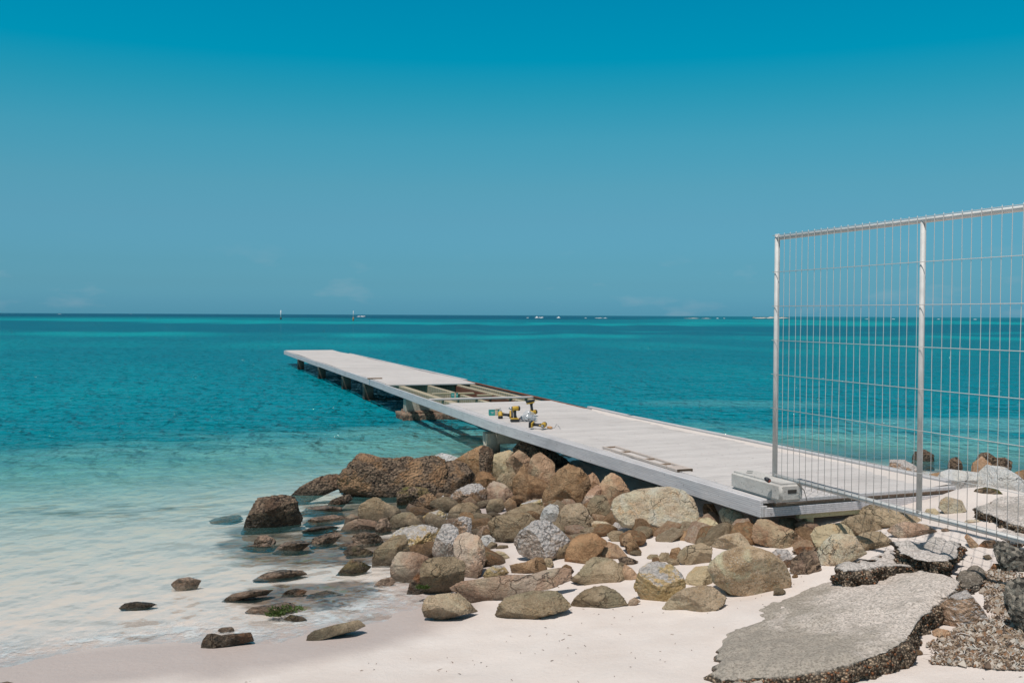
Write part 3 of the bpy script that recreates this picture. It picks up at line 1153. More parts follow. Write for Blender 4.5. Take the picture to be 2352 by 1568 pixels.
MATS = dict(
    ochre=rock_mat("brown ochre stone", (0.253, 0.147, 0.076), (0.462, 0.288, 0.161), (0.373, 0.189, 0.082), stain=(0.373, 0.244, 0.150), spots=.45),
    tan=rock_mat("pinkish tan stone", (0.434, 0.264, 0.158), (0.676, 0.441, 0.286), (0.580, 0.285, 0.140)),
    olive=rock_mat("olive granite", (0.283, 0.200, 0.117), (0.491, 0.369, 0.244), (0.381, 0.244, 0.127), stain=(0.341, 0.280, 0.181), spots=.5),
    yellow=rock_mat("yellow olive stone", (0.451, 0.304, 0.128), (0.662, 0.461, 0.242), (0.542, 0.393, 0.236), white=.3),
    grey=rock_mat("grey granite", (0.361, 0.260, 0.166), (0.600, 0.449, 0.307), (0.482, 0.317, 0.177), spots=.5),
    green=rock_mat("smooth grey green stone", (0.420, 0.330, 0.204), (0.600, 0.475, 0.307), (0.511, 0.355, 0.193), spots=.25, grain=.4),
    pink=rock_mat("pink stone", (0.462, 0.278, 0.182), (0.656, 0.441, 0.315), (0.552, 0.332, 0.207), stain=(0.626, 0.488, 0.378)),
    pale=rock_mat("pale cream granite", (0.612, 0.432, 0.286), (0.720, 0.657, 0.469), (0.708, 0.455, 0.257), stain=(0.720, 0.569, 0.392), spots=.6),
    round=rock_mat("speckled tan granite", (0.435, 0.297, 0.177), (0.700, 0.520, 0.350), (0.542, 0.348, 0.188), stain=(0.377, 0.247, 0.140), spots=.75),
    white=rock_mat("white encrusted stone", (0.447, 0.339, 0.265), (0.685, 0.556, 0.465), (0.373, 0.257, 0.189), white=1.0),
    whitetop=rock_mat("brown stone crusted white", (0.327, 0.202, 0.126), (0.537, 0.353, 0.239), (0.416, 0.244, 0.138), white=.72),
    chalk=rock_mat("white grey coral rock", (0.720, 0.663, 0.580), (0.720, 0.720, 0.720), (0.685, 0.595, 0.504), spots=.5, wetline=False),
    barn=rock_mat("barnacled brown concrete", (0.253, 0.142, 0.076), (0.431, 0.264, 0.150), (0.357, 0.183, 0.087), crust=.32, grain=.6),
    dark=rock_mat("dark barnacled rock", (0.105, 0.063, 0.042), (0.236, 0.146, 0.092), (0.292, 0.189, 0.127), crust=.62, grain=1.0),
    rust=rock_mat("rust red rock", (0.209, 0.095, 0.046), (0.418, 0.209, 0.104), (0.389, 0.152, 0.064), crust=.4),
    algae=rock_mat("algae covered rock", (0.223, 0.165, 0.070), (0.376, 0.278, 0.138), (0.306, 0.140, 0.070), algae=.9, crust=.35),
    redbrown=rock_mat("red brown stone", (0.284, 0.156, 0.076), (0.462, 0.272, 0.145), (0.491, 0.217, 0.095), stain=(0.373, 0.297, 0.177)),
    reefy=rock_mat("wet reef rock", (0.353, 0.229, 0.159), (0.541, 0.371, 0.269), (0.200, 0.120, 0.085), crust=.25, rough=.5, wetamt=.35),
    weed=rock_mat("weed covered rock", (0.181, 0.081, 0.035), (0.363, 0.189, 0.087), (0.125, 0.057, 0.022), crust=.9, grain=1.0),
    cong=rock_mat("dark conglomerate", (.12, .105, .09), (.30, .265, .22), (.42, .37, .31), crust=.8, grain=1.0, wetline=False, cells=((.04, .036, .032), (.50, .44, .36))),
)


ICO = {}


def ico(sub):
    if sub not in ICO:
        bm = bmesh.new()
        bmesh.ops.create_icosphere(bm, subdivisions=sub, radius=1)
        bm.verts.ensure_lookup_table()
        ICO[sub] = (np.array([v.co[:] for v in bm.verts]), np.array([[v.index for v in f.verts] for f in bm.faces]))
        bm.free()
    return ICO[sub]


VIEW = {0: (0, 0, 1.0, 1.0), 1: (459.4, 1010.6, .27367, .27367), 2: (771.75, 992.25, .23438, .23438),
        3: (1231.1, 1056.6, .23438, .23438), 4: (1617.0, 1010.6, .3556, .3556), 8: (0, 1139.25, .39063, .39063)}
NROCK = [0]


def radial(poly, cx, cy, n=144):
    """distance from (cx, cy) to the outline in n directions"""
    th = np.linspace(-math.pi, math.pi, n, endpoint=False)
    dx, dy = np.cos(th), np.sin(th)
    R = np.zeros(n)
    m = len(poly)
    for i in range(m):
        (x0, y0), (x1, y1) = poly[i], poly[(i + 1) % m]
        ex, ey = x1 - x0, y1 - y0
        den = dx * ey - dy * ex
        den = np.where(np.abs(den) < 1e-9, 1e-9, den)
        tt = ((x0 - cx) * ey - (y0 - cy) * ex) / den
        uu = ((x0 - cx) * dy - (y0 - cy) * dx) / den
        ok = (uu >= 0) & (uu <= 1) & (tt > 0)
        R = np.where(ok, np.maximum(R, tt), R)
    kern = np.exp(-np.linspace(-2, 2, 7) ** 2)
    kern /= kern.sum()
    Rp = np.concatenate([R[-3:], R, R[:3]])
    Rs = np.convolve(Rp, kern, 'valid')
    return th, .7 * R + .3 * Rs


def rock(label, view, poly, mat, box=.70, dr=.85, z=None, d=None, cuts=9, rough=.07, sub=6, name="boulder", cat="rock", group=None, lift=0.0, seed=None, detail=1.0, seat=True):
    """a stone whose outline seen from the beach follows poly; its depth, facets and rough skin are its own"""
    NROCK[0] += 1
    seed = seed or NROCK[0] * 7 + 3
    rr = random.Random(seed)
    ox, oy, sx, sy = VIEW[view]
    P = [(ox + x * sx, oy + y * sy) for x, y in poly]
    xs_, ys_ = [p[0] for p in P], [p[1] for p in P]
    x0, x1, y0, y1 = min(xs_), max(xs_), min(ys_), max(ys_)
    xb = np.mean([p[0] for p in P if p[1] > y1 - .25 * (y1 - y0)])
    if d is not None:
        tf_ = d
    elif z is not None:
        tf_ = (at_z(xb, y1, z) - CAMP).dot(fwd)
    else:
        tf_ = (ground_hit(xb, y1 + lift) - CAMP).dot(fwd)
    wpx, hpx = x1 - x0, y1 - y0
    Dp = dr * (wpx * hpx) ** .5 * tf_ / F
    tc = tf_ + Dp * .36
    # centroid as the pole of the radial outline
    A = cx = cy = 0
    for i in range(len(P)):
        (ax, ay), (bx, by) = P[i], P[(i + 1) % len(P)]
        q = ax * by - bx * ay
        A += q
        cx += (ax + bx) * q
        cy += (ay + by) * q
    cx, cy = cx / (3 * A), cy / (3 * A)
    grow = 1.05 if view in (2, 3) else 1.02      # neighbours press against each other
    hx, hy = .5 * wpx, .5 * hpx
    th, R = radial([((x - cx) / hx, (cy - y) / hy) for x, y in P], 0.0, 0.0)
    V, Fc = ico(sub)
    V = V.copy()
    rho = np.hypot(V[:, 0], V[:, 1])
    ang = np.arctan2(V[:, 1], V[:, 0])
    thx = np.concatenate([th, [math.pi]])
    Rx = np.concatenate([R, [R[0]]])
    Ra = np.interp(ang, thx, Rx)
    Rm = 1.0
    asp = np.array([hx, hy, .5 * dr * (wpx * hpx) ** .5]) / (hx * hy) ** .5
    q = rho ** box
    zf = np.sign(V[:, 2]) * np.abs(V[:, 2]) ** box
    U = np.stack([np.cos(ang) * q * Ra / Rm, np.sin(ang) * q * Ra / Rm, zf], -1)     # unit-size stone
    # broken facets, mostly on the side towards the beach
    for _ in range(cuts):
        nv = np.array([rr.uniform(-1, 1), rr.uniform(-.7, 1.0), -rr.uniform(.45, 1.2)])
        nv /= np.linalg.norm(nv)
        off = np.quantile(U @ nv, rr.uniform(.70, .92))
        ex = np.maximum(0, U @ nv - off)
        U -= np.outer(ex * .92, nv)
    nv = np.array([rr.uniform(-.3, .3), .85, -.5])
    nv /= np.linalg.norm(nv)
    ex = np.maximum(0, U @ nv - np.quantile(U @ nv, .95))
    U -= np.outer(ex * .8, nv)
    Ua = U * asp
    n1 = fbm(Ua * 1.6 + seed, 3, seed)
    n2 = fbm(Ua * 5.2 + seed * 2, 3, seed + 9)
    n4 = np.abs(fbm(Ua * 9.5 + seed, 3, seed + 13))
    n3 = np.abs(fbm(Ua * 3.1 + seed * 3, 2, seed + 5))
    U = U * (1 + rough * (.8 * n1 + .55 * n2 - .60 * (n4 - .35) - .9 * sstep(.12 - n3, 0, .12) * .5) * detail)[:, None]
    # bring the outline back to the traced one after the facets were cut
    nb = 72
    a2 = np.arctan2(U[:, 1], U[:, 0])
    r2 = np.hypot(U[:, 0], U[:, 1])
    bi = ((a2 + math.pi) / (2 * math.pi) * nb).astype(int) % nb
    mxr = np.full(nb, 1e-6)
    np.maximum.at(mxr, bi, r2)
    mxr = np.maximum(mxr, .5 * (np.roll(mxr, 1) + np.roll(mxr, -1)) * .9)
    bc = -math.pi + (np.arange(nb) + .5) * 2 * math.pi / nb
    want = np.interp(bc, thx, Rx) / Rm
    kf = np.clip(want / mxr, .6, 2.2)
    kf = .25 * np.roll(kf, 1) + .5 * kf + .25 * np.roll(kf, -1)
    bx = np.concatenate([[bc[0] - 2 * math.pi / nb], bc, [bc[-1] + 2 * math.pi / nb]])
    kx = np.interp(a2, bx, np.concatenate([[kf[-1]], kf, [kf[0]]]))
    U[:, :2] *= kx[:, None]
    px2m = tc / F
    c = CAMP + ray(cx, cy) * tc
    f_ = ray(cx, cy).normalized()
    r_ = f_.cross(Vector((0, 0, 1))).normalized()
    u_ = r_.cross(f_)
    Bm = np.array([[*r_], [*u_], [*f_]])
    L = np.stack([U[:, 0] * hx * grow * px2m, U[:, 1] * hy * grow * px2m, U[:, 2] * Dp * .5], -1) @ Bm
    # seat it: the hidden underside reaches down to the ground
    if seat:
        zmin = float(L[:, 2].min())
        gap = c.z + zmin - (h1(c.x, c.y) - .03)
        if gap > 0:
            gap = min(gap, .30)
            wl_ = np.clip(-L[:, 2] / -zmin, 0, 1)
            L[:, 2] -= gap * wl_ ** 1.2
    base = Vector((0, 0, float(L[:, 2].min())))
    me = np_mesh(name, L - np.array(base), Fc)
    o = link(name, me, MATS[mat] if isinstance(mat, str) else mat, None, c + base)
    return tag(o, label, cat, group)


R_ = rock
# --- behind, next to the jetty
R_("big brown barnacled concrete block with a white barnacle band at the water's edge", 2, [(40, 430), (150, 300), (240, 205), (320, 205), (420, 245), (560, 260), (700, 240), (760, 258), (960, 230), (1060, 285), (1088, 480), (1080, 615), (900, 610), (600, 605), (250, 570), (60, 545)], 'barn', .5, .55, z=.02, cuts=2, sub=6, name="concrete_block", cat="concrete block")
R_("white stone peeping out behind the big barnacled block", 2, [(960, 230), (1040, 203), (1120, 222), (1195, 250), (1170, 300), (980, 300)], 'chalk', d=12.9, cuts=3, seat=False)
R_("upright brown stone pressed against the right end of the big barnacled block", 2, [(1050, 330), (1085, 285), (1190, 280), (1275, 310), (1360, 420), (1330, 510), (1300, 640), (1040, 650)], 'barn', .5, d=11.45)
R_("dark peaked brown rock leaning on the round concrete jetty column", 2, [(1165, 270), (1300, 190), (1430, 130), (1500, 150), (1550, 240), (1520, 330), (1520, 400), (1380, 410), (1210, 330)], 'ochre', d=12.2)
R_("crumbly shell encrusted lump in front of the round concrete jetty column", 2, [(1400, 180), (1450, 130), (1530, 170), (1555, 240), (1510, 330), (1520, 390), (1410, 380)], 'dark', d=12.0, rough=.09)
R_("olive yellow slab standing beside the encrusted lump at the column", 2, [(1505, 310), (1530, 250), (1560, 215), (1690, 178), (1738, 192), (1735, 360), (1700, 420), (1560, 400)], 'green', d=12.0)
R_("pinkish tilted block with a straight top edge below the jetty fascia", 2, [(1660, 295), (1720, 230), (1790, 176), (1850, 210), (1918, 272), (1895, 400), (1760, 430)], 'tan', d=11.8)
R_("rounded tan rock topping the pile just left of the dark jetty underside", 2, [(1900, 290), (1930, 230), (2000, 198), (2055, 235), (2140, 300), (2145, 400), (2080, 490), (1950, 470), (1880, 380)], 'tan', d=11.6)
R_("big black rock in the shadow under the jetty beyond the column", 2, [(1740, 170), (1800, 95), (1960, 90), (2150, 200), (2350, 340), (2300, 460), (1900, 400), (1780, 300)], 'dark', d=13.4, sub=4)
R_("tall angular brown wedge with one shaded face in the middle of the pile", 2, [(1730, 490), (1780, 400), (1850, 298), (1885, 415), (1980, 450), (2075, 490), (2060, 600), (2020, 700), (1800, 720), (1745, 640)], 'ochre', .6, d=10.9)
R_("large domed ochre boulder below the jetty edge, darkest on its right side", 3, [(60, 400), (80, 310), (150, 180), (210, 105), (310, 42), (430, 82), (510, 165), (535, 240), (500, 330), (430, 415), (300, 450), (60, 460)], 'ochre', .7, d=10.35, sub=6)
R_("peaked pinkish tan rock between the domed ochre boulder and the big pale one", 3, [(615, 260), (680, 165), (745, 123), (830, 170), (925, 305), (880, 390), (780, 420), (650, 390)], 'tan', d=10.2)
R_("small tan rock squeezed behind the right shoulder of the domed ochre boulder", 3, [(470, 180), (560, 120), (610, 180), (640, 250), (600, 340), (500, 360)], 'tan', d=10.7)
R_("tan rock wedged low between the domed ochre boulder and the peaked tan one", 3, [(450, 400), (520, 300), (600, 240), (650, 290), (640, 390), (540, 450)], 'pink', d=10.25)
R_("smooth orange tan stone behind the white topped boulder", 2, [(1370, 460), (1400, 395), (1440, 383), (1510, 402), (1580, 475), (1520, 530), (1380, 540)], 'redbrown', d=11.4)
R_("olive crusted stone left of the tall angular wedge", 2, [(1575, 470), (1610, 415), (1700, 400), (1750, 385), (1765, 470), (1740, 570), (1680, 620), (1590, 560)], 'olive', d=11.2)
R_("pitted pink rock below the olive crusted stone", 2, [(1470, 580), (1500, 510), (1550, 478), (1650, 510), (1735, 600), (1740, 690), (1600, 700), (1480, 690)], 'pink', d=10.9, rough=.08)
R_("white topped boulder with a pink flank in the upper left of the pile", 2, [(1085, 660), (1180, 570), (1300, 512), (1400, 503), (1465, 560), (1470, 690), (1410, 770), (1280, 720), (1100, 760)], 'whitetop', d=10.75)
R_("rounded olive boulder in front of the white topped one", 2, [(1090, 820), (1130, 750), (1200, 700), (1330, 688), (1400, 740), (1430, 800), (1420, 870), (1300, 895), (1110, 885)], 'olive', d=10.0)
R_("ochre stone below the pitted pink rock", 2, [(1470, 740), (1510, 660), (1620, 648), (1670, 720), (1600, 800), (1480, 805)], 'olive', d=10.35)
R_("dark olive rock with yellow algae under the right end of the big block", 2, [(600, 590), (640, 550), (700, 533), (880, 545), (915, 600), (850, 690), (720, 722), (600, 700)], 'algae', z=.0)
R_("smooth brown rock right of the dark algae rock in the water", 2, [(738, 730), (790, 655), (860, 610), (930, 593), (990, 655), (975, 730), (860, 762), (750, 760)], 'barn', z=.0)
R_("small yellow olive stone right of the smooth brown rock", 2, [(990, 670), (1050, 618), (1100, 690), (1070, 740), (1000, 730)], 'yellow', z=.02)
R_("wide olive rock with a purple shaded front in the shallow water", 2, [(222, 750), (250, 700), (340, 650), (400, 635), (500, 700), (635, 770), (600, 860), (480, 900), (300, 875), (225, 830)], 'olive', .6, z=-.02, sub=6)
R_("low smooth pink rock awash in front of the wide olive rock", 2, [(40, 945), (120, 880), (210, 848), (330, 862), (395, 880), (400, 950), (220, 975)], 'pink', z=-.01)
R_("small angular pink stone at the left foot of the wide olive rock", 2, [(75, 890), (100, 830), (150, 800), (225, 830), (200, 880), (100, 905)], 'pink', z=.0)
R_("olive rock with a rounded back right of the low pink one", 2, [(505, 900), (560, 820), (630, 792), (735, 785), (800, 840), (860, 900), (760, 950), (560, 950)], 'olive', z=.0)
R_("small yellow green stone behind the yellow and white boulder", 2, [(850, 830), (900, 790), (1005, 763), (1080, 800), (1065, 880), (970, 900), (880, 885)], 'yellow', z=.03)
R_("pitted pinkish lump between the low pink rock and the olive one", 2, [(380, 930), (430, 850), (500, 838), (545, 930), (500, 975), (400, 972)], 'reefy', box=.55, z=.012, rough=.1)
R_("wet pale mound awash left of the yellow and white boulder", 2, [(150, 1030), (200, 990), (280, 973), (400, 1000), (470, 1062), (340, 1092), (190, 1078)], 'reefy', box=.55, z=.012)
R_("red and green algae rock in the shallows left of the gold slab", 2, [(75, 1170), (120, 1130), (190, 1112), (300, 1148), (375, 1180), (345, 1225), (120, 1215)], 'algae', z=-.01)
R_("large yellow olive boulder with a white upper rim", 2, [(530, 1050), (570, 980), (650, 938), (760, 915), (850, 908), (1000, 945), (1020, 1090), (950, 1200), (720, 1210), (560, 1150)], 'yellow', z=.04, sub=6)
R_("tall gold brown slab leaning at the water's edge", 2, [(358, 1240), (380, 1150), (430, 1110), (560, 1020), (680, 1008), (718, 1170), (640, 1210), (560, 1300), (470, 1325), (362, 1310)], 'olive', .6, z=.0)
R_("white encrusted block with a brown bare patch in the middle of the pile", 2, [(940, 1130), (990, 1010), (1050, 905), (1120, 900), (1195, 950), (1200, 1080), (1180, 1190), (1000, 1210)], 'white', z=.1, rough=.08)
R_("crusty pinkish white stone behind the white encrusted block", 2, [(1150, 890), (1190, 840), (1250, 825), (1325, 845), (1330, 960), (1285, 1010), (1200, 980)], 'whitetop', z=.13, rough=.09)
R_("big smooth pink boulder with a broken brown lower corner", 2, [(1150, 1080), (1200, 1010), (1280, 985), (1400, 1025), (1455, 1125), (1460, 1250), (1420, 1360), (1370, 1400), (1260, 1395), (1170, 1260)], 'pink', z=.06, sub=6)
R_("pink brown rock left of the big gold green boulder at the waterline", 2, [(535, 1330), (560, 1250), (615, 1175), (760, 1178), (910, 1230), (860, 1370), (740, 1460), (640, 1470), (545, 1430)], 'pink', z=.02, sub=6)
R_("big gold green boulder with bright algae on its lower left corner", 2, [(830, 1340), (860, 1270), (940, 1232), (1150, 1225), (1265, 1280), (1245, 1460), (1130, 1520), (1000, 1560), (870, 1545), (832, 1440)], 'olive', .6, z=.05, sub=6)
R_("rust brown crumbly rock under the big gold green boulder", 2, [(690, 1545), (740, 1450), (800, 1380), (850, 1420), (870, 1545), (790, 1565)], 'rust', z=.03, rough=.1)
R_("flat reddish wet rock in the swash left of the rust rock", 2, [(370, 1490), (440, 1440), (540, 1420), (580, 1470), (500, 1512)], 'reefy', z=.0)
R_("wet olive rock with a triangular top in the shallows", 2, [(-10, 1405), (60, 1330), (150, 1243), (250, 1275), (345, 1325), (280, 1380), (120, 1425)], 'algae', z=-.02)
R_("round grey white pebble sized stone on the sand right of the big pink boulder", 2, [(1405, 1065), (1440, 1015), (1500, 1005), (1560, 1050), (1560, 1090), (1490, 1125), (1420, 1115)], 'chalk', box=.9, cuts=1)
R_("small dark ochre stone touching the round grey white one", 2, [(1475, 1120), (1520, 1070), (1580, 1090), (1580, 1130), (1500, 1150)], 'olive')
R_("oval olive stone alone on the sand right of the big pink boulder", 2, [(1480, 1230), (1510, 1190), (1590, 1162), (1650, 1178), (1725, 1245), (1610, 1265), (1490, 1260)], 'green')
R_("thin flat olive stone sunk in the sand behind the oval one", 2, [(1565, 1130), (1600, 1105), (1680, 1105), (1690, 1130), (1620, 1150)], 'olive')
R_("grey brown wedge shaped rock above the long crusty log of rock", 2, [(1705, 1305), (1760, 1290), (1850, 1275), (1970, 1222), (2040, 1280), (2068, 1350), (1960, 1395), (1800, 1405), (1725, 1370)], 'ochre')
R_("long crusty log shaped rock lying across the sand", 2, [(1125, 1520), (1250, 1460), (1500, 1425), (1700, 1400), (1900, 1395), (2100, 1340), (2250, 1318), (2315, 1350), (2290, 1450), (2100, 1530), (1900, 1570), (1600, 1640), (1340, 1680), (1280, 1640)], 'pink', .6, .35, rough=.08, sub=6)
R_("yellow green stone behind the left end of the long crusty rock", 2, [(1440, 1400), (1480, 1340), (1550, 1305), (1640, 1308), (1695, 1375), (1510, 1440)], 'yellow')
R_("wide pale olive boulder in the centre of the pile", 2, [(1490, 890), (1560, 830), (1700, 795), (1870, 785), (1980, 880), (1955, 970), (1780, 1000), (1560, 985)], 'olive', z=.14, sub=6)
R_("tan olive stone behind the wide pale olive boulder", 2, [(1560, 840), (1700, 770), (1800, 730), (1900, 690), (2045, 728), (2020, 850), (1900, 890), (1620, 870)], 'olive', d=9.7)
R_("flat yellowish slab topping the centre of the pile", 2, [(1770, 760), (1820, 700), (1930, 662), (2015, 660), (2030, 730), (1900, 770)], 'yellow', d=10.0)
R_("brown stone behind the flat yellowish slab", 2, [(1640, 700), (1700, 640), (1760, 680), (1780, 760), (1690, 770)], 'ochre', d=10.3)
R_("small white speckled boulder in the middle of the pile", 3, [(40, 545), (80, 470), (135, 428), (215, 440), (228, 520), (150, 600), (50, 600)], 'chalk', box=.85, d=9.45)
R_("brown boulder thickly capped with white coral crust", 2, [(1745, 1065), (1800, 980), (1950, 865), (2090, 875), (2200, 960), (2290, 1050), (2130, 1180), (2000, 1210), (1800, 1145)], 'white', z=.15, rough=.08, sub=6)
R_("grey green pitted boulder right of the coral capped one", 3, [(195, 610), (230, 510), (280, 445), (430, 418), (500, 480), (525, 560), (525, 660), (350, 775), (250, 700)], 'grey', d=9.1, rough=.07, sub=6)
R_("olive stone with a dark hollow underneath left of the big pale boulder", 3, [(500, 460), (530, 390), (580, 345), (680, 345), (730, 460), (700, 580), (560, 560)], 'olive', d=9.5)
R_("orange topped stone in front of the grey green pitted boulder", 3, [(530, 690), (560, 630), (640, 622), (745, 690), (720, 760), (560, 740)], 'redbrown', d=8.95)
R_("pale stone edge showing above the orange topped stone", 3, [(525, 640), (570, 597), (680, 600), (760, 640), (730, 700), (560, 690)], 'pale', d=9.15)
R_("white crusted stone under the left end of the big pale boulder", 3, [(730, 660), (780, 605), (850, 630), (880, 690), (820, 720)], 'white', d=9.15)
R_("biggest smooth pale cream boulder resting against the jetty fascia", 3, [(752, 470), (775, 400), (830, 355), (1000, 300), (1150, 275), (1290, 262), (1430, 290), (1530, 370), (1565, 470), (1585, 560), (1560, 610), (1480, 650), (1350, 722), (1200, 700), (1050, 690), (860, 655), (790, 580)], 'pale', .72, .75, d=8.75, cuts=4, rough=.03, sub=6, seat=False)
R_("large red brown boulder with olive flank on the sand", 3, [(275, 1000), (300, 880), (360, 780), (420, 735), (560, 712), (700, 800), (640, 890), (560, 960), (450, 1030), (290, 1035)], 'redbrown', sub=6)
R_("olive stone left of the large red brown boulder", 3, [(115, 960), (180, 850), (250, 820), (330, 830), (300, 960), (200, 990)], 'olive')
R_("dark olive block standing at the left of the large red brown boulder's foot", 3, [(-10, 1000), (10, 950), (70, 960), (110, 1060), (90, 1110), (0, 1120)], 'ochre')
R_("small tan stone right of the dark olive block", 3, [(60, 1000), (90, 960), (150, 960), (175, 1020), (120, 1060)], 'olive')
R_("rough tan stone right of the large red brown boulder", 3, [(570, 950), (620, 860), (705, 800), (800, 830), (895, 935), (800, 990), (640, 985)], 'tan', rough=.07)
R_("olive stone under the orange topped one, left of the dark cavity", 3, [(690, 730), (760, 690), (850, 700), (880, 850), (900, 940), (800, 880)], 'olive', d=8.5)
R_("upright dark ochre stone at the left side of the dark cavity", 3, [(835, 790), (870, 740), (915, 705), (990, 820), (1050, 915), (920, 935)], 'ochre')
R_("dark red stone deep inside the cavity under the big pale boulder", 3, [(1100, 880), (1120, 800), (1180, 720), (1310, 720), (1330, 890), (1200, 920)], 'rust', d=8.9)
R_("rounded brown stone at the right side of the dark cavity", 3, [(1335, 800), (1360, 740), (1420, 700), (1520, 675), (1560, 730), (1530, 800), (1440, 858)], 'ochre', box=.85, d=8.35)
R_("grey green angular stone right of the biggest pale boulder", 3, [(1570, 620), (1610, 580), (1690, 562), (1760, 600), (1815, 655), (1805, 760), (1680, 770), (1590, 720)], 'green', d=8.6)
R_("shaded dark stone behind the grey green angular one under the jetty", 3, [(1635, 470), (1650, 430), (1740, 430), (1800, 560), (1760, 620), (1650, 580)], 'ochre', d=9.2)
R_("half sunlit boulder under the jetty fascia near its corner", 3, [(1795, 520), (1830, 475), (1900, 470), (2010, 520), (2130, 640), (2080, 700), (1980, 700), (1850, 670)], 'pale', d=8.65)
R_("small ochre stone below the half sunlit boulder", 3, [(1805, 730), (1860, 680), (1910, 710), (1890, 780), (1820, 790)], 'rust', d=8.35)
R_("grey stone with a low rounded back left of the rust stained boulder", 3, [(1725, 850), (1770, 780), (1850, 735), (1990, 703), (2060, 770), (2095, 830), (1950, 890), (1760, 900)], 'grey')
R_("flat topped olive boulder in front of the rounded brown stone", 3, [(1385, 960), (1420, 890), (1480, 845), (1620, 810), (1725, 855), (1710, 970), (1640, 1035), (1560, 1052), (1420, 1010)], 'olive', sub=6)
R_("dark stone tucked under the left side of the flat topped olive boulder", 3, [(1300, 950), (1330, 870), (1400, 850), (1440, 900), (1400, 970), (1320, 975)], 'ochre')
R_("small brown stone on the sand at the mouth of the cavity", 3, [(1195, 950), (1230, 905), (1300, 905), (1310, 960), (1260, 1005), (1205, 990)], 'olive')
R_("small olive stone behind the flat topped boulder's left foot", 3, [(1280, 1000), (1310, 960), (1390, 970), (1420, 1020), (1360, 1045)], 'olive')
R_("flat olive stone sunk in the sand under the big pale boulder", 3, [(1085, 950), (1120, 922), (1190, 920), (1205, 955), (1140, 972)], 'olive')
R_("black barnacled lump on the sand between the rocks", 3, [(805, 970), (830, 945), (900, 945), (1005, 985), (950, 1015), (840, 1028)], 'dark', rough=.12)
R_("broad olive boulder with an orange right edge on the sand", 3, [(335, 1180), (440, 1085), (500, 1000), (560, 953), (650, 955), (745, 970), (865, 1060), (885, 1160), (825, 1235), (640, 1240), (480, 1225)], 'olive', sub=6)
R_("flat orange tan stone at the right end of the broad olive boulder", 3, [(840, 1090), (870, 1020), (940, 1060), (1015, 1140), (1000, 1190), (880, 1180)], 'tan')
R_("tall grey olive boulder with a white top on the sand", 3, [(962, 1255), (990, 1170), (1020, 1080), (1090, 1020), (1180, 998), (1330, 1028), (1420, 1110), (1455, 1190), (1450, 1265), (1340, 1380), (1200, 1400), (1060, 1395)], 'yellow', sub=6)
R_("pale green smooth stone between the tall grey olive boulder and the great round one", 3, [(1450, 1200), (1490, 1120), (1560, 1048), (1700, 1030), (1730, 1220), (1600, 1255), (1460, 1250)], 'green')
R_("great round speckled boulder on the sand left of the concrete slab", 4, [(30, 850), (50, 800), (120, 735), (200, 700), (290, 678), (430, 720), (510, 780), (545, 850), (556, 910), (530, 960), (450, 990), (330, 1014), (180, 1004), (70, 935)], 'round', .78, .85, cuts=2, rough=.025, sub=6)
R_("grey olive boulder with a sharp lower edge in front of the great round one", 3, [(1228, 1495), (1290, 1400), (1350, 1335), (1450, 1268), (1600, 1230), (1720, 1230), (1855, 1330), (1830, 1400), (1760, 1460), (1680, 1525), (1500, 1528), (1300, 1520)], 'grey', .65, sub=6)
R_("flat grey brown boulder second from the left in the front row", 3, [(345, 1410), (400, 1340), (470, 1280), (560, 1245), (660, 1228), (780, 1275), (850, 1340), (895, 1405), (700, 1440), (520, 1480), (370, 1450)], 'olive', sub=6)
R_("broad grey brown boulder in the front row beside the square one", 0, [(1136, 1414), (1146, 1388), (1160, 1372), (1217, 1357), (1280, 1355), (1300, 1375), (1313, 1390), (1302, 1400), (1260, 1412), (1200, 1430), (1160, 1424)], 'olive', sub=6)
R_("square grey boulder at the left end of the front row", 1, [(1862, 1410), (1880, 1340), (1910, 1305), (2040, 1288), (2170, 1282), (2250, 1350), (2340, 1442), (2200, 1465), (2090, 1490), (2060, 1530), (1985, 1538), (1965, 1490), (1885, 1480)], 'grey', .6, sub=6)
R_("little pink stone half buried in the sand before the front row", 3, [(880, 1440), (920, 1370), (970, 1340), (1025, 1380), (960, 1420)], 'pink')
R_("tan boulder with a rust stained right side below the jetty corner", 4, [(310, 640), (320, 560), (350, 515), (410, 512), (480, 545), (570, 572), (650, 640), (610, 715), (480, 708), (330, 670)], 'tan', sub=6)
R_("grey boulder with fence shadows right of the rust stained one", 4, [(690, 620), (720, 570), (790, 545), (880, 528), (940, 560), (965, 600), (900, 680), (840, 720), (740, 720)], 'green')
R_("pale peach block tilted towards the sand in front of the grey boulder", 4, [(720, 750), (770, 670), (830, 608), (900, 600), (970, 612), (1045, 720), (960, 770), (880, 805), (820, 835), (740, 800)], 'pale', .65, sub=6)
R_("mottled olive boulder behind the pale peach block", 4, [(880, 545), (940, 500), (1010, 478), (1100, 488), (1165, 580), (1130, 630), (1000, 630), (900, 600)], 'olive', rough=.06)
R_("wide mottled rock under the deck end close to the fence rail", 4, [(1010, 480), (1040, 440), (1090, 422), (1250, 440), (1330, 465), (1410, 505), (1380, 560), (1200, 575), (1060, 540)], 'olive', rough=.06)
R_("small speckled block right of the pale peach block", 4, [(970, 640), (1030, 600), (1135, 582), (1212, 645), (1195, 690), (1050, 730)], 'olive', .55)
R_("flat salmon pink rock with red patches on the sand under the fence", 4, [(1190, 600), (1230, 555), (1300, 528), (1430, 538), (1520, 592), (1430, 640), (1280, 648)], 'pink')
R_("small pink and white stone right of the great round boulder", 4, [(430, 740), (470, 705), (540, 705), (585, 770), (560, 830), (490, 790)], 'whitetop')
R_("rusty flake of stone behind the rubble right of the great round boulder", 4, [(570, 720), (620, 690), (690, 680), (740, 700), (700, 740), (600, 745)], 'rust')
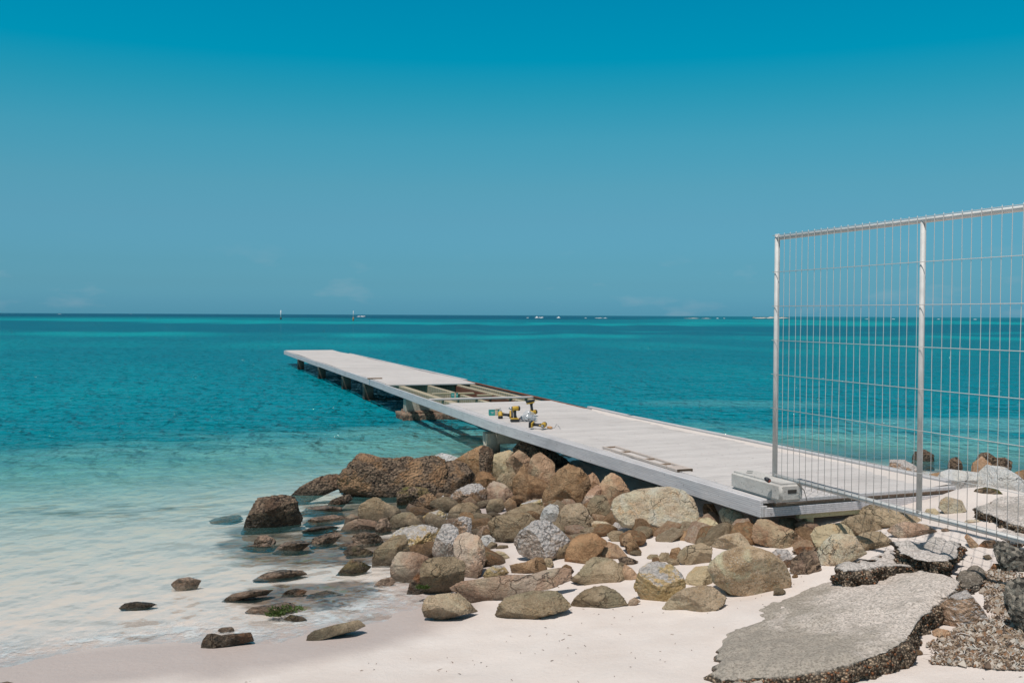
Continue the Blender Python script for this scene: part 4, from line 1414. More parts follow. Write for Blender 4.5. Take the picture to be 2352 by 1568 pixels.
R_("rubbly pebble crusted rock between the great round boulder and the pale block", 4, [(555, 850), (570, 770), (640, 720), (720, 710), (760, 830), (720, 860), (600, 895)], 'reefy', rough=.1, sub=6)
R_("half buried smooth pink stone before the two rough concrete slabs", 4, [(1340, 850), (1380, 822), (1450, 810), (1515, 850), (1440, 862)], 'pink')
R_("tan triangular rock splashed white beside the big concrete slab", 4, [(1478, 1150), (1530, 1080), (1600, 1010), (1690, 958), (1750, 1030), (1800, 1095), (1832, 1145), (1760, 1190), (1690, 1215), (1490, 1200)], 'whitetop', .6, cuts=4, sub=6)
R_("small smooth tan stone below the tan triangular rock", 4, [(1475, 1240), (1510, 1215), (1580, 1222), (1605, 1265), (1560, 1282), (1490, 1275)], 'tan')
R_("orange pebble beside the dark conglomerate at the right edge", 4, [(1858, 830), (1870, 798), (1910, 795), (1928, 830), (1890, 850)], 'rust', sub=4)
# --- right of the jetty
R_("long white grey boulder beyond the jetty kerb, left half of the pair", 4, [(1500, 290), (1540, 215), (1590, 192), (1720, 200), (1830, 205), (1850, 300), (1760, 340), (1560, 320)], 'chalk', d=9.9, cuts=2, rough=.04, sub=6)
R_("high white grey boulder at the right edge behind the fence", 4, [(1770, 290), (1790, 210), (1830, 165), (1940, 172), (2010, 215), (2090, 280), (2060, 320), (1900, 330)], 'chalk', d=9.7, cuts=2, rough=.04, sub=6)
R_("pointed tan rock sticking up behind the white grey boulders", 4, [(1728, 210), (1740, 150), (1795, 102), (1850, 150), (1880, 210), (1800, 230)], 'tan', d=10.9)
R_("pinkish barnacled slab tilted behind the jetty kerb", 4, [(1198, 215), (1205, 130), (1290, 125), (1360, 160), (1410, 215), (1440, 260), (1380, 280), (1280, 240)], 'whitetop', d=11.6, rough=.08)
R_("ochre rock between the tilted barnacled slab and the white boulders", 4, [(1440, 270), (1460, 220), (1520, 205), (1560, 230), (1540, 300), (1470, 300)], 'ochre', d=10.9)
R_("ochre rock cut off by the right edge of the picture behind the white boulder", 4, [(1990, 290), (2010, 210), (2060, 190), (2110, 230), (2100, 320), (2040, 330)], 'ochre', d=10.4)
R_("weedy brown rock in the water just left of the middle fence post", 4, [(1345, 108), (1370, 75), (1420, 56), (1480, 90), (1485, 115), (1400, 118)], 'weed', d=14.3, rough=.14, sub=4)
R_("low weedy brown rock in the water right of the middle fence post", 4, [(1575, 150), (1600, 118), (1630, 105), (1668, 145), (1640, 158)], 'weed', d=13.2, rough=.14, sub=4)
R_("weedy brown rock in the water behind the pointed tan one", 4, [(1760, 130), (1790, 85), (1830, 76), (1880, 110), (1880, 150), (1800, 150)], 'weed', d=13.4, rough=.14, sub=4)
R_("farthest right weedy brown rock in the water", 4, [(1865, 150), (1890, 115), (1940, 110), (1985, 135), (1970, 155), (1900, 160)], 'weed', d=13.0, rough=.14, sub=4)
R_("thin brown weedy ledge along the right side of the jetty kerb", 4, [(1020, 165), (1040, 145), (1090, 150), (1160, 168), (1150, 185), (1060, 180)], 'weed', d=12.6, rough=.1, sub=4)
R_("brown ledge just above water beside the left fence post", 4, [(500, 50), (520, 38), (580, 44), (600, 58), (560, 66)], 'weed', d=15.2, sub=4)
R_("smooth pale boulder half covered by the sand drift at the deck end", 4, [(1520, 440), (1535, 390), (1570, 365), (1660, 385), (1690, 450), (1630, 482), (1560, 470)], 'pale', box=.85, cuts=2, rough=.03)
R_("small grey green stone in the sand beside the middle fence post", 4, [(1420, 480), (1440, 445), (1490, 438), (1525, 470), (1490, 492)], 'green')
R_("mossy dark green lump on the sand beyond the deck corner", 4, [(1735, 355), (1760, 320), (1820, 302), (1890, 312), (1920, 340), (1850, 362), (1770, 372)], 'algae', rough=.1)
R_("curved tan shard of stone under the fence rail", 4, [(1685, 630), (1700, 605), (1740, 640), (1790, 690), (1770, 705), (1720, 690)], 'tan')
R_("rust brown shard right of the curved tan one", 4, [(1775, 690), (1810, 650), (1870, 640), (1895, 670), (1860, 705), (1800, 708)], 'rust')
R_("thin curved stone edge showing in the sand under the right fence mesh", 4, [(1675, 540), (1700, 515), (1760, 508), (1785, 520), (1740, 535), (1690, 550)], 'pale')
# --- in the shallows
R_("dark barnacled block standing alone in the shallow water", 1, [(345, 760), (380, 670), (440, 560), (480, 480), (560, 470), (690, 458), (790, 480), (815, 520), (830, 600), (858, 650), (845, 710), (600, 760), (470, 775)], 'dark', .55, .8, z=-.03, rough=.07, sub=6, name="concrete_block", cat="concrete block")
R_("long dark rusty log of rock slanting down into the water", 1, [(705, 460), (800, 410), (900, 355), (1000, 305), (1080, 288), (1180, 288), (1205, 345), (1190, 400), (1080, 425), (960, 455), (850, 490), (760, 490)], 'dark', .7, .45, z=-.03, rough=.08, sub=6)
R_("small rusty rock between the dark block and the wide olive rock", 1, [(1035, 550), (1110, 495), (1180, 470), (1260, 452), (1282, 500), (1180, 540), (1090, 562)], 'rust', z=-.02, rough=.1)
R_("low bumpy rock awash in front of the dark barnacled block", 1, [(915, 850), (950, 815), (1050, 785), (1130, 768), (1200, 800), (1120, 840), (1000, 862)], 'reefy', box=.55, z=.012, rough=.1)
R_("pinkish low rock breaking the surface left of the low bumpy one", 1, [(450, 850), (490, 800), (560, 795), (640, 840), (600, 870), (500, 880)], 'reefy', box=.55, z=.012, rough=.08)
R_("flat purple brown shelf of rock just under the surface", 1, [(600, 910), (720, 850), (850, 840), (940, 870), (820, 920), (680, 930)], 'reefy', box=.55, z=.012, rough=.06, dr=1.6)
R_("sunken flat rock in clear water left of the triangular wet one", 1, [(440, 1150), (560, 1105), (680, 1085), (850, 1100), (900, 1130), (720, 1150), (560, 1165)], 'reefy', box=.55, z=.012, rough=.06, dr=1.6)
R_("thin mauve brown reef ledge awash near the shore", 1, [(160, 1335), (280, 1280), (420, 1258), (620, 1270), (560, 1300), (330, 1320), (220, 1345)], 'reefy', box=.55, z=.012, rough=.08, dr=1.3)
R_("flat red rock breaking the surface among the nearshore reef ledges", 1, [(670, 1300), (730, 1258), (810, 1243), (900, 1270), (860, 1300), (740, 1312)], 'rust', z=-.01, rough=.06)
R_("reef ledge with a bright green algae cap near the shore", 1, [(380, 1420), (450, 1385), (560, 1380), (720, 1360), (820, 1400), (760, 1450), (600, 1445), (430, 1450)], 'reefy', box=.55, z=.012, rough=.09, dr=1.2)
R_("submerged olive ledge right of the flat red rock", 1, [(820, 1370), (920, 1290), (1060, 1260), (1200, 1300), (1120, 1340), (960, 1370)], 'algae', z=-.05, rough=.06, dr=1.2)
R_("dull green ledge at the foot of the nearshore reef", 1, [(680, 1510), (760, 1460), (850, 1480), (900, 1510), (800, 1535)], 'algae', z=-.01, dr=1.2)
R_("dark flat stone alone in the shallows, farthest left", 8, [(705, 645), (740, 622), (800, 618), (880, 632), (918, 645), (850, 658), (750, 668)], 'dark', z=-.01, rough=.06)
R_("sunken tan oval stone in the shallows behind the dark flat one", 8, [(1010, 505), (1050, 480), (1110, 475), (1180, 500), (1150, 520), (1060, 528)], 'reefy', box=.55, z=.012, rough=.05)
R_("faint sunken flat stone right behind the orange crusted block", 8, [(1280, 778), (1310, 768), (1360, 770), (1378, 782), (1330, 790)], 'reefy', box=.55, z=.012, sub=4)
R_("orange crusted brick shaped rock at the edge of the swash", 8, [(1180, 895), (1195, 840), (1220, 803), (1260, 800), (1300, 815), (1380, 812), (1470, 812), (1488, 865), (1400, 875), (1290, 885), (1210, 902)], 'rust', .5, .7, rough=.06, sub=6)
R_("long narrow grey beam of stone lying on the wet sand", 8, [(1796, 850), (1812, 805), (1850, 782), (1980, 753), (2110, 732), (2150, 772), (2080, 800), (1960, 822), (1860, 845)], 'olive', .5, .7, cuts=3, rough=.045, sub=6)
R_("tan stone tip at the lower left corner of the picture", 0, [(-12, 1575), (-2, 1566), (16, 1565), (32, 1572), (20, 1582)], 'tan', z=.02, sub=4)

R_("broad purple brown reef shelf awash between the lone dark block and the wide olive rock", 1, [(860, 690), (960, 640), (1120, 625), (1230, 650), (1200, 690), (1040, 705)], 'reefy', box=.5, z=.0, rough=.09, dr=2.0)
R_("mottled reef shelf awash under the long dark rusty log", 1, [(820, 610), (900, 560), (1060, 545), (1200, 570), (1150, 610), (960, 630)], 'reefy', box=.5, z=-.02, rough=.09, dr=2.0)
R_("dark reef patch awash just right of the lone dark barnacled block", 1, [(850, 760), (940, 725), (1080, 715), (1180, 735), (1090, 770), (930, 780)], 'rust', box=.5, z=-.015, rough=.09, dr=2.0)
R_("brown reef patch awash in front of the big barnacled block", 1, [(1180, 440), (1290, 420), (1440, 425), (1580, 450), (1450, 475), (1260, 470)], 'reefy', box=.5, z=-.02, rough=.09, dr=2.0)
R_("low reef patch between the wet pale mound and the low bumpy rock", 1, [(1150, 880), (1240, 850), (1330, 860), (1420, 880), (1330, 905), (1210, 905)], 'reefy', box=.5, z=-.01, rough=.09, dr=1.8)
R_("long thin mauve reef ledge left of the low bumpy rock", 1, [(330, 890), (440, 870), (600, 880), (760, 900), (640, 925), (430, 920)], 'reefy', box=.5, z=-.02, rough=.09, dr=1.8)
R_("sunken brown reef patch left of the lone dark block", 1, [(80, 660), (200, 635), (330, 630), (360, 660), (240, 685), (120, 690)], 'reefy', box=.5, z=-.06, rough=.08, dr=2.0)
# --- rough dark conglomerate lumps at the right edge
R_("dark conglomerate lump at the right edge under the fence rail", 4, [(1880, 720), (1890, 670), (1940, 655), (2010, 690), (2130, 720), (2150, 880), (2067, 872), (1980, 855), (1930, 840), (1900, 780)], 'cong', .6, .8, rough=.10, sub=6)
R_("dark conglomerate lump at the right edge beside the dry seaweed", 4, [(1945, 1000), (1965, 930), (2030, 895), (2150, 885), (2170, 1300), (2067, 1230), (2010, 1190), (1955, 1090)], 'cong', .6, .7, rough=.10, sub=6)
# bright green weed on two of the rocks
def weed(px, py, tgt, label, rad):
    p = at_z(px, py, tgt)
    bm = bmesh.new()
    rw2 = random.Random(int(px))
    for _ in range(150):
        a = rw2.uniform(0, 2 * math.pi)
        r = rad * rw2.random() ** .5
        b0 = Vector((math.cos(a) * r * 1.5, math.sin(a) * r, 0))
        tip = b0 + Vector((rw2.uniform(-.03, .03), rw2.uniform(-.03, .01), rw2.uniform(.008, .03)))
        s_ = Vector((rw2.uniform(.004, .010), rw2.uniform(-.004, .004), 0))
        bm.faces.new([bm.verts.new(b0 - s_), bm.verts.new(b0 + s_), bm.verts.new(tip)])
    me = bpy.data.meshes.new("green_algae")
    bm.to_mesh(me)
    bm.free()
    o = link("green_algae", me, M_ALG, None, p)
    tag(o, label, "algae", kind='stuff')
M_ALG = plain("bright green algae", (.085, .13, .02), .5)
weed(658, 1400, .045, "tuft of bright green algae on the reef ledge near the shore", .085)
weed(632, 1412, .02, "scrap of green algae on the left part of the reef ledge", .04)
weed(971, 1350, .10, "spot of bright green algae on the big gold green boulder", .03)

# small stones wedged between and scattered among the boulders
rs = random.Random(77)
protos = []
for i, m in enumerate(('olive', 'ochre', 'tan', 'grey', 'pink', 'redbrown')):
    V, Fc = ico(4)
    U = V.copy()
    for _ in range(7):
        nv = np.array([rs.uniform(-1, 1) for _ in range(3)])
        nv /= np.linalg.norm(nv)
        ex = np.maximum(0, U @ nv - rs.uniform(.55, .8))
        U -= np.outer(ex * .95, nv)
    U = U * (1 + .07 * fbm(U * 2 + i * 9, 3, i + 200))[:, None] * np.array([1, .8, .62])
    protos.append(np_mesh("stone", U, Fc))
    protos[-1].materials.append(MATS[m])
fill = [(2, 1450, 900), (2, 1380, 930), (2, 1440, 960), (2, 1400, 980), (2, 1620, 1000), (2, 1690, 1000), (2, 1730, 1040), (2, 1560, 1020), (2, 1330, 700), (2, 1460, 700), (2, 1690, 640),
        (2, 1000, 780), (2, 1040, 740), (2, 830, 800), (2, 900, 900), (2, 1000, 900), (2, 1090, 900), (2, 1500, 1270), (2, 1420, 1300), (2, 2060, 860), (2, 2240, 870), (2, 2120, 760), (2, 1560, 420),
        (3, 560, 480), (3, 700, 560), (3, 760, 600), (3, 620, 590), (3, 480, 700), (3, 420, 700), (3, 960, 800), (3, 1040, 740), (3, 1130, 700), (3, 1250, 700), (3, 1330, 760), (3, 1600, 760), (3, 1690, 780),
        (3, 1760, 770), (3, 2080, 720), (3, 1650, 640), (3, 1560, 700), (3, 1720, 620), (4, 260, 640), (4, 130, 600), (4, 650, 640), (4, 680, 700), (4, 560, 560), (4, 640, 560), (2, 520, 1130), (2, 760, 1190),
        (2, 860, 1210), (2, 1090, 1200), (2, 1140, 980), (2, 1330, 870), (2, 1260, 920), (3, 130, 720), (3, 60, 640), (3, 250, 800), (3, 380, 760), (2, 2000, 740), (2, 1820, 560), (2, 1580, 600), (2, 1380, 610), (2, 1060, 640)]
for i, (vw, x, y) in enumerate(fill):
    ox, oy, sx, sy = VIEW[vw]
    px, py = ox + x * sx + rs.uniform(-6, 6), oy + y * sy
    p = ground_hit(px, py + 14)
    p = p + Vector((p.x, p.y, 0)).normalized() * .12
    s_ = rs.uniform(.09, .17)
    o = bpy.data.objects.new("stone", protos[i % 6])
    COL.objects.link(o)
    o.location = (p.x, p.y, h1(p.x, p.y) + s_ * .25)
    o.scale = (s_ * rs.uniform(.9, 1.4), s_, s_ * rs.uniform(.8, 1.2))
    o.rotation_euler = (rs.uniform(-.5, .5), rs.uniform(-.5, .5), rs.uniform(0, 6.3))
    tag(o, "half hidden stone wedged low between the larger boulders of the pile", "stone", "stones wedged in the gaps of the pile")
pile = [(830, 1130), (1000, 1080), (1190, 1060), (1330, 1110), (1430, 1130), (1560, 1200), (1660, 1180), (1740, 1210), (1700, 1260), (1600, 1275), (1560, 1250), (1440, 1260), (1300, 1240), (1180, 1200), (1120, 1240), (1080, 1310), (990, 1300), (900, 1270), (880, 1200)]


def in_pile(x, y):
    c, j = False, len(pile) - 1
    for i in range(len(pile)):
        (ax, ay), (bx_, by_) = pile[i], pile[j]
        if (ay > y) != (by_ > y) and x < (bx_ - ax) * (y - ay) / (by_ - ay) + ax:
            c = not c
        j = i
    return c


k_ = 0
while k_ < 70:
    px, py = rs.uniform(820, 1750), rs.uniform(1055, 1235)
    if not in_pile(px, py):
        continue
    p = ground_hit(px, py)
    s_ = rs.uniform(.05, .14)
    o = bpy.data.objects.new("stone", protos[k_ % 6])
    COL.objects.link(o)
    o.location = (p.x, p.y, h1(p.x, p.y) + s_ * .30)
    o.scale = (s_ * rs.uniform(.9, 1.5), s_ * rs.uniform(.8, 1.1), s_ * rs.uniform(.8, 1.3))
    o.rotation_euler = (rs.uniform(-.6, .6), rs.uniform(-.6, .6), rs.uniform(0, 6.3))
    tag(o, "half hidden stone wedged low between the larger boulders of the pile", "stone", "stones wedged in the gaps of the pile")
    k_ += 1
peb = [(3, 980, 935), (3, 1080, 990), (3, 1175, 995), (3, 950, 1000), (2, 1700, 1040), (2, 1650, 1170), (3, 860, 1100), (3, 900, 1240), (3, 1600, 1270), (3, 1340, 1450), (4, 165, 1000), (4, 390, 1010), (4, 480, 1000),
       (4, 640, 940), (4, 590, 890), (4, 700, 820), (4, 1560, 590), (4, 1570, 560), (4, 1830, 770), (4, 1800, 900), (4, 1960, 1180), (4, 1500, 1340), (4, 1360, 1390), (2, 1520, 1300), (3, 830, 1040), (3, 380, 1070), (3, 300, 1060), (4, 540, 960)]
for i, (vw, x, y) in enumerate(peb[::2]):
    ox, oy, sx, sy = VIEW[vw]
    p = ground_hit(ox + x * sx, oy + y * sy)
    s_ = rs.uniform(.022, .045)
    o = bpy.data.objects.new("pebble", protos[(i * 5) % 6])
    COL.objects.link(o)
    o.location = (p.x, p.y, h1(p.x, p.y) + s_ * .3)
    o.scale = (s_ * rs.uniform(1, 1.6), s_ * 1.1, s_)
    o.rotation_euler = (0, 0, rs.uniform(0, 6.3))
    tag(o, "small loose pebble lying on the dry sand among the boulders", "pebble", "loose pebbles on the sand")

# ------------------------------------------------------------------ broken concrete slabs
def slab_mat(name, c1, c2, side1, side2, white=.5, tone=False):
    t = NT(name)
    v, r = t.objco()
    n1 = t.noise(v, 2.4, 6, .6, .5)
    if tone:                                    # the right half is bleached paler than the left
        ox_ = t.xyz(t.n('TexCoord').outputs['Object'])
        n1 = t.math('ADD', t.math('MULTIPLY', n1, .55), t.math('ADD', t.math('MULTIPLY', ox_[0], .30), .21))
    c = t.mix(t.mr(n1, .50 - .15 * white, .60 - .15 * white), c1, c2)
    g = t.vor(v, 105, out='Color')
    gx = t.xyz(g)
    c = t.mix(t.mr(gx[0], .55, .9, 0, .55), c, tuple(x * .42 for x in c1))
    c = t.mix(t.mr(gx[1], .7, .95, 0, .45), c, (.48, .41, .35))
    c = t.mix(t.mr(t.noise(v, 60, 4, .7), .50, .62, 0, .6), c, tuple(x * .42 for x in c1))
    c = t.mix(t.mr(t.noise(v, 5, 6, .7, .6), .52, .68, 0, .45), c, tuple(x * .62 for x in c1))
    pb = t.vor(v, 66, out='Color')
    px = t.xyz(pb)
    pd = t.vor(v, 66)
    sc = t.mix(px[0], side1, side2)
    sc = t.mix(t.mr(px[1], .86, .9), sc, (.36, .15, .07))
    sc = t.mix(t.mr(pd, .32, .58, 0, .8), sc, (.03, .024, .02))
    sc = t.mix(t.mr(t.noise(v, 11, 4, .6), .48, .60, 0, .35), sc, (.045, .036, .03))
    sd = t.attr("side")[2]
    sf = t.mr(t.math('ADD', sd, t.math('MULTIPLY', t.math('SUBTRACT', t.noise(v, 20, 5, .7), .5), 1.2)), .34, .82)
    c = t.mix(sf, c, sc)
    h = t.math('ADD', t.math('MULTIPLY', t.noise(v, 60, 5, .7), .6), t.math('MULTIPLY', t.math('MULTIPLY', pd, sf), -2.2))
    return t.fin(c, .92, t.bump(h, .7, .02), spec=.2)


M_SLAB = slab_mat("worn grey concrete", (.385, .335, .28), (.66, .575, .51), (.17, .115, .075), (.54, .41, .29), .42, tone=True)
M_SLAB2 = slab_mat("sun bleached concrete", (.44, .395, .355), (.60, .535, .49), (.16, .11, .075), (.52, .40, .29), .8)
M_CONG = slab_mat("dark conglomerate", (.14, .115, .09), (.30, .25, .20), (.06, .05, .042), (.40, .34, .28), .3)


def slab(label, view, poly, zf, thick, mat, under=.7, vox=.014, rag=.02, name="concrete_slab", cat="concrete slab", seed=1, dome=0.0, soft=12, rough_top=.032):
    """broken slab: outline of its upper face given on the tilted plane zf = (z0, gx, gy, x0, y0)"""
    ox, oy, sx, sy = VIEW[view]
    if zf[0] == 'g':                            # (g, height of the front edge above the sand, gx, gy)
        yb = max(y for x, y in poly)
        xb = np.mean([x for x, y in poly if y > yb - 40])
        gp = ground_hit(ox + xb * sx, oy + yb * sy + 2)
        for _ in range(6):
            q = at_z(ox + xb * sx, oy + yb * sy, h1(gp.x, gp.y) + zf[1])
            gp = q
        zf = (gp.z, zf[2], zf[3], gp.x, gp.y)
    z0, gx, gy, x0, y0 = zf
    nrm = Vector((-gx, -gy, 1)).normalized()
    p0 = Vector((x0, y0, z0))
    top = []
    for x, y in poly:
        d_ = ray(ox + x * sx, oy + y * sy)
        tt = (p0 - CAMP).dot(nrm) / d_.dot(nrm)
        top.append(CAMP + d_ * tt)
    cen = sum(top, Vector()) / len(top)
    bm = bmesh.new()
    a = [bm.verts.new(p - cen) for p in top]
    mid = [bm.verts.new((p - cen) * 1.0 - nrm * thick * .45) for p in top]
    lo = [bm.verts.new((p - cen) * under - nrm * thick) for p in top]
    bm.faces.new(a)
    bm.faces.new(lo[::-1])
    n = len(a)
    for i in range(n):
        bm.faces.new((a[i], mid[i], mid[(i + 1) % n], a[(i + 1) % n]))
        bm.faces.new((mid[i], lo[i], lo[(i + 1) % n], mid[(i + 1) % n]))
    bmesh.ops.recalc_face_normals(bm, faces=bm.faces)
    me = bpy.data.meshes.new("tmp")
    bm.to_mesh(me)
    bm.free()
    ob = bpy.data.objects.new("tmp", me)
    COL.objects.link(ob)
    md = ob.modifiers.new("r", 'REMESH')
    md.mode = 'VOXEL'
    md.voxel_size = vox
    dg = bpy.context.evaluated_depsgraph_get()
    m2 = bpy.data.meshes.new_from_object(ob.evaluated_get(dg))
    bpy.data.objects.remove(ob)
    bpy.data.meshes.remove(me)
    m2.name = name
    nv = len(m2.vertices)
    V = np.zeros(nv * 3, dtype=np.float32)
    m2.vertices.foreach_get('co', V)
    N = np.zeros(nv * 3, dtype=np.float32)
    m2.vertices.foreach_get('normal', N)
    V = V.reshape(-1, 3).astype(float)
    N = N.reshape(-1, 3).astype(float)
    ne = len(m2.edges)
    E = np.zeros(ne * 2, dtype=np.int32)
    m2.edges.foreach_get('vertices', E)
    E = E.reshape(-1, 2)
    cnt = np.bincount(E.ravel(), minlength=nv)[:, None]
    for _ in range(soft):                       # weather the edges round
        A = np.zeros_like(V)
        np.add.at(A, E[:, 0], V[E[:, 1]])
        np.add.at(A, E[:, 1], V[E[:, 0]])
        V = V + .6 * (A / cnt - V)
    nn = np.array(nrm)
    up_ = N @ nn
    hgt = V @ nn                                # 0 at the upper face
    side = np.clip(1 - sstep(up_, -.05, .62) , 0, 1)
    side = np.maximum(side, sstep(-hgt, .08, .19))
    n1 = fbm(V * 4 + seed, 3, seed)
    n2 = fbm(V * 17 + seed, 3, seed + 3)
    n3 = np.abs(fbm(V * 36 + seed, 2, seed + 7))
    amt = (rough_top * n1 + .28 * rough_top * n2) * (1 - side) + side * (rag * 1.6 * n1 + rag * n2 + rag * .9 * (n3 - .4))
    V = V + N * amt[:, None]
    if dome:
        rad = np.linalg.norm(V[:, :2], axis=1)
        V[:, 2] -= dome * (rad / rad.max()) ** 2 * (.6 + .4 * n1)
    m2.vertices.foreach_set('co', V.astype(np.float32).ravel())
    m2.polygons.foreach_set('use_smooth', np.ones(len(m2.polygons), dtype=bool))
    m2.materials.clear()
    add_attr(m2, "side", side)
    m2.update()
    o = link(name, m2, mat, None, cen)
    return tag(o, label, cat, kind='thing')


slab("largest tilted concrete slab in the right foreground with a dark pebbly broken edge", 4,
     [(62, 1512), (80, 1420), (85, 1330), (105, 1250), (105, 1190), (160, 1140), (300, 1085), (470, 1015), (600, 960), (720, 922), (830, 880), (920, 850), (1060, 825), (1200, 812), (1330, 818), (1480, 832), (1620, 855), (1665, 890),
      (1610, 950), (1530, 1000), (1480, 1060), (1410, 1120), (1370, 1190), (1320, 1250), (1230, 1310), (1110, 1360), (980, 1405), (850, 1440), (700, 1472), (520, 1495), (340, 1505), (200, 1515), (110, 1520)],
     (.195, .175, -.100, 1.1, 5.5), .27, M_SLAB, .82, .0135, .026, seed=5, soft=70, rough_top=.022)
slab("dark broken tail piece at the far right end of the largest concrete slab", 4, [(1640, 880), (1690, 850), (1760, 838), (1800, 870), (1790, 910), (1720, 940), (1650, 935)],
     ('g', .06, .05, -.05), .12, M_CONG, .9, .011, .02, seed=8)
slab("left one of the two rough pale concrete slabs lying in the fence shadow", 4, [(870, 815), (930, 780), (1000, 745), (1100, 712), (1200, 688), (1330, 668), (1400, 690), (1420, 740), (1380, 775), (1330, 800), (1240, 800), (1120, 800), (980, 830), (900, 838)],
     ('g', .13, .0, .03), .17, M_SLAB2, .95, .012, .042, seed=13)
slab("right one of the two rough pale concrete slabs, crossed by the post's shadow", 4, [(1235, 690), (1290, 655), (1400, 640), (1550, 636), (1640, 670), (1665, 715), (1650, 745), (1560, 770), (1450, 765), (1340, 740), (1270, 715)],
     ('g', .15, .0, .03), .19, M_SLAB2, .92, .012, .048, seed=17)
slab("pale concrete slab with a dark broken front at the right behind the fence", 4, [(1738, 405), (1800, 380), (1960, 360), (2140, 370), (2200, 430), (2180, 560), (2060, 545), (1960, 520), (1860, 475), (1760, 435)],
     ('g', .13, .0, .02), .17, M_SLAB2, .95, .014, .042, seed=23)
slab("low sand dusted concrete slab under the fence at the right edge", 4, [(1880, 590), (1960, 570), (2120, 560), (2160, 640), (2020, 660), (1930, 625)],
     ('g', .05, .0, .0), .12, M_SLAB2, .9, .013, .015, seed=29)
slab("flat pale shard of concrete half buried at the bottom edge of the picture", 4, [(160, 1562), (230, 1545), (400, 1552), (520, 1570), (480, 1590), (250, 1592)],
     ('g', .02, .0, -.02), .08, M_SLAB, .9, .012, .01, seed=41)

# ------------------------------------------------------------------ rubble and dry seaweed on the sand at the right
rg = random.Random(5)
poly = [(1440, 1450), (1480, 1400), (1430, 1330), (1560, 1270), (1640, 1220), (1830, 1140), (1800, 1020), (1790, 900), (1860, 830), (1960, 850), (2120, 900), (2120, 1500), (1900, 1500), (1700, 1470)]
ox, oy, sx, sy = VIEW[4]
PW = [ground_hit(ox + x * sx, oy + y * sy) for x, y in poly]
PX = np.array([[p.x, p.y] for p in PW])


EDGE = [tuple(PX[i] + (PX[(i + 1) % len(PX)] - PX[i]) * q / 10) for i in range(len(PX) - 4) for q in range(10)]


def inside(x, y):
    c = False
    n = len(PX)
    j = n - 1
    for i in range(n):
        if (PX[i, 1] > y) != (PX[j, 1] > y) and x < (PX[j, 0] - PX[i, 0]) * (y - PX[i, 1]) / (PX[j, 1] - PX[i, 1]) + PX[i, 0]:
            c = not c
        j = i
    return c


def scatter(n, box=None):
    pts = []
    lo, hi = PX.min(0), PX.max(0)
    while len(pts) < n:
        x, y = rg.uniform(lo[0], hi[0]), rg.uniform(lo[1], hi[1])
        if inside(x, y):
            ed = min(math.hypot(x - a, y - b) for a, b in EDGE)
            if rg.random() < min(1, .12 + ed / .35) * (.35 + .65 * (math.sin(x * 9 + 2 * math.sin(y * 7)) * math.sin(y * 8 + x * 3) > -.25)):
                pts.append((x, y))
    return np.array(pts)


def many(name, pts, make, mat, label, cat):
    V, Fs, k = [], [], 0
    Zs = height(pts[:, 0], pts[:, 1])
    for (x, y), z in zip(pts, Zs):
        v, f = make(x, y, z)
        V += v
        Fs += [tuple(i + k for i in q) for q in f]
        k += len(v)
    me = bpy.data.meshes.new(name)
    me.from_pydata(V, [], Fs)
    o = link(name, me, mat)
    return tag(o, label, cat, kind='stuff')


OCT = [(1, 0, 0), (0, 1, 0), (-1, 0, 0), (0, -1, 0), (0, 0, 1), (0, 0, -1)]
OF = [(0, 1, 4), (1, 2, 4), (2, 3, 4), (3, 0, 4), (1, 0, 5), (2, 1, 5), (3, 2, 5), (0, 3, 5)]


def grit(x, y, z):
    s = rg.uniform(.003, .011) * (rg.uniform(1.6, 3.0) if rg.random() < .07 else 1)
    a = rg.uniform(0, 6.3)
    ca, sa = math.cos(a), math.sin(a)
    v = []
    for ux, uy, uz in OCT:
        j = rg.uniform(.6, 1.25)
        X_, Y_, Z_ = ux * s * 1.15 * j, uy * s * j, uz * s * .85 * j
        v.append((x + X_ * ca - Y_ * sa, y + X_ * sa + Y_ * ca, z + .004 + Z_ + rg.uniform(0, .012)))
    return v, OF


def strap(x, y, z):
    ln = rg.uniform(.03, .10)
    wd = rg.uniform(.0018, .004)
    a = rg.gauss(.5, .9)
    dx_, dy_ = math.cos(a), math.sin(a)
    v, f = [], []
    for i in range(4):
        u = i / 3
        b = math.sin(u * 3.1) * ln * .2 * rg.uniform(-1, 1)
        cxp, cyp = x + dx_ * ln * u - dy_ * b, y + dy_ * ln * u + dx_ * b
        zz = z + .008 + .02 * math.sin(u * 3.1) * rg.random() + rg.uniform(0, .012)
        for s in (-1, 1):
            v.append((cxp - dy_ * wd * s, cyp + dx_ * wd * s, zz + rg.uniform(-.002, .002)))
    for i in range(3):
        f.append((2 * i, 2 * i + 1, 2 * i + 3, 2 * i + 2))
    return v, f


def island_mat(name, cols, rough=.9):
    t = NT(name)
    r = t.n('NewGeometry').outputs['Random Per Island']
    rp = t.n('ValToRGB')
    e = rp.color_ramp.elements
    rp.color_ramp.interpolation = 'CONSTANT'
    for i, c in enumerate(cols):
        q = e[i] if i < 2 else e.new(i / len(cols))
        q.position = i / len(cols)
        q.color = (*c, 1)
    t.l(r, rp.inputs[0])
    return t.fin(rp.outputs[0], rough, spec=.2)


many("coral_rubble", scatter(13000), grit, island_mat("mixed coral grit", [(.40, .32, .25), (.22, .15, .10), (.52, .45, .38), (.27, .15, .085), (.10, .075, .06), (.44, .36, .29), (.30, .22, .155), (.16, .11, .08), (.36, .33, .29)]),
     "patch of mixed coral rubble and grit on the sand at the lower right", "rubble")
sw = scatter(800)
sw = np.array([p for p in sw if p[1] < PX[:, 1].max() - .4])
many("dry_seaweed", sw, strap, island_mat("dry seaweed", [(.42, .38, .33), (.28, .19, .12), (.17, .11, .07), (.52, .48, .44), (.34, .27, .20), (.10, .07, .05)]),
     "tangle of dry brown and grey seaweed strips over the rubble", "seaweed")
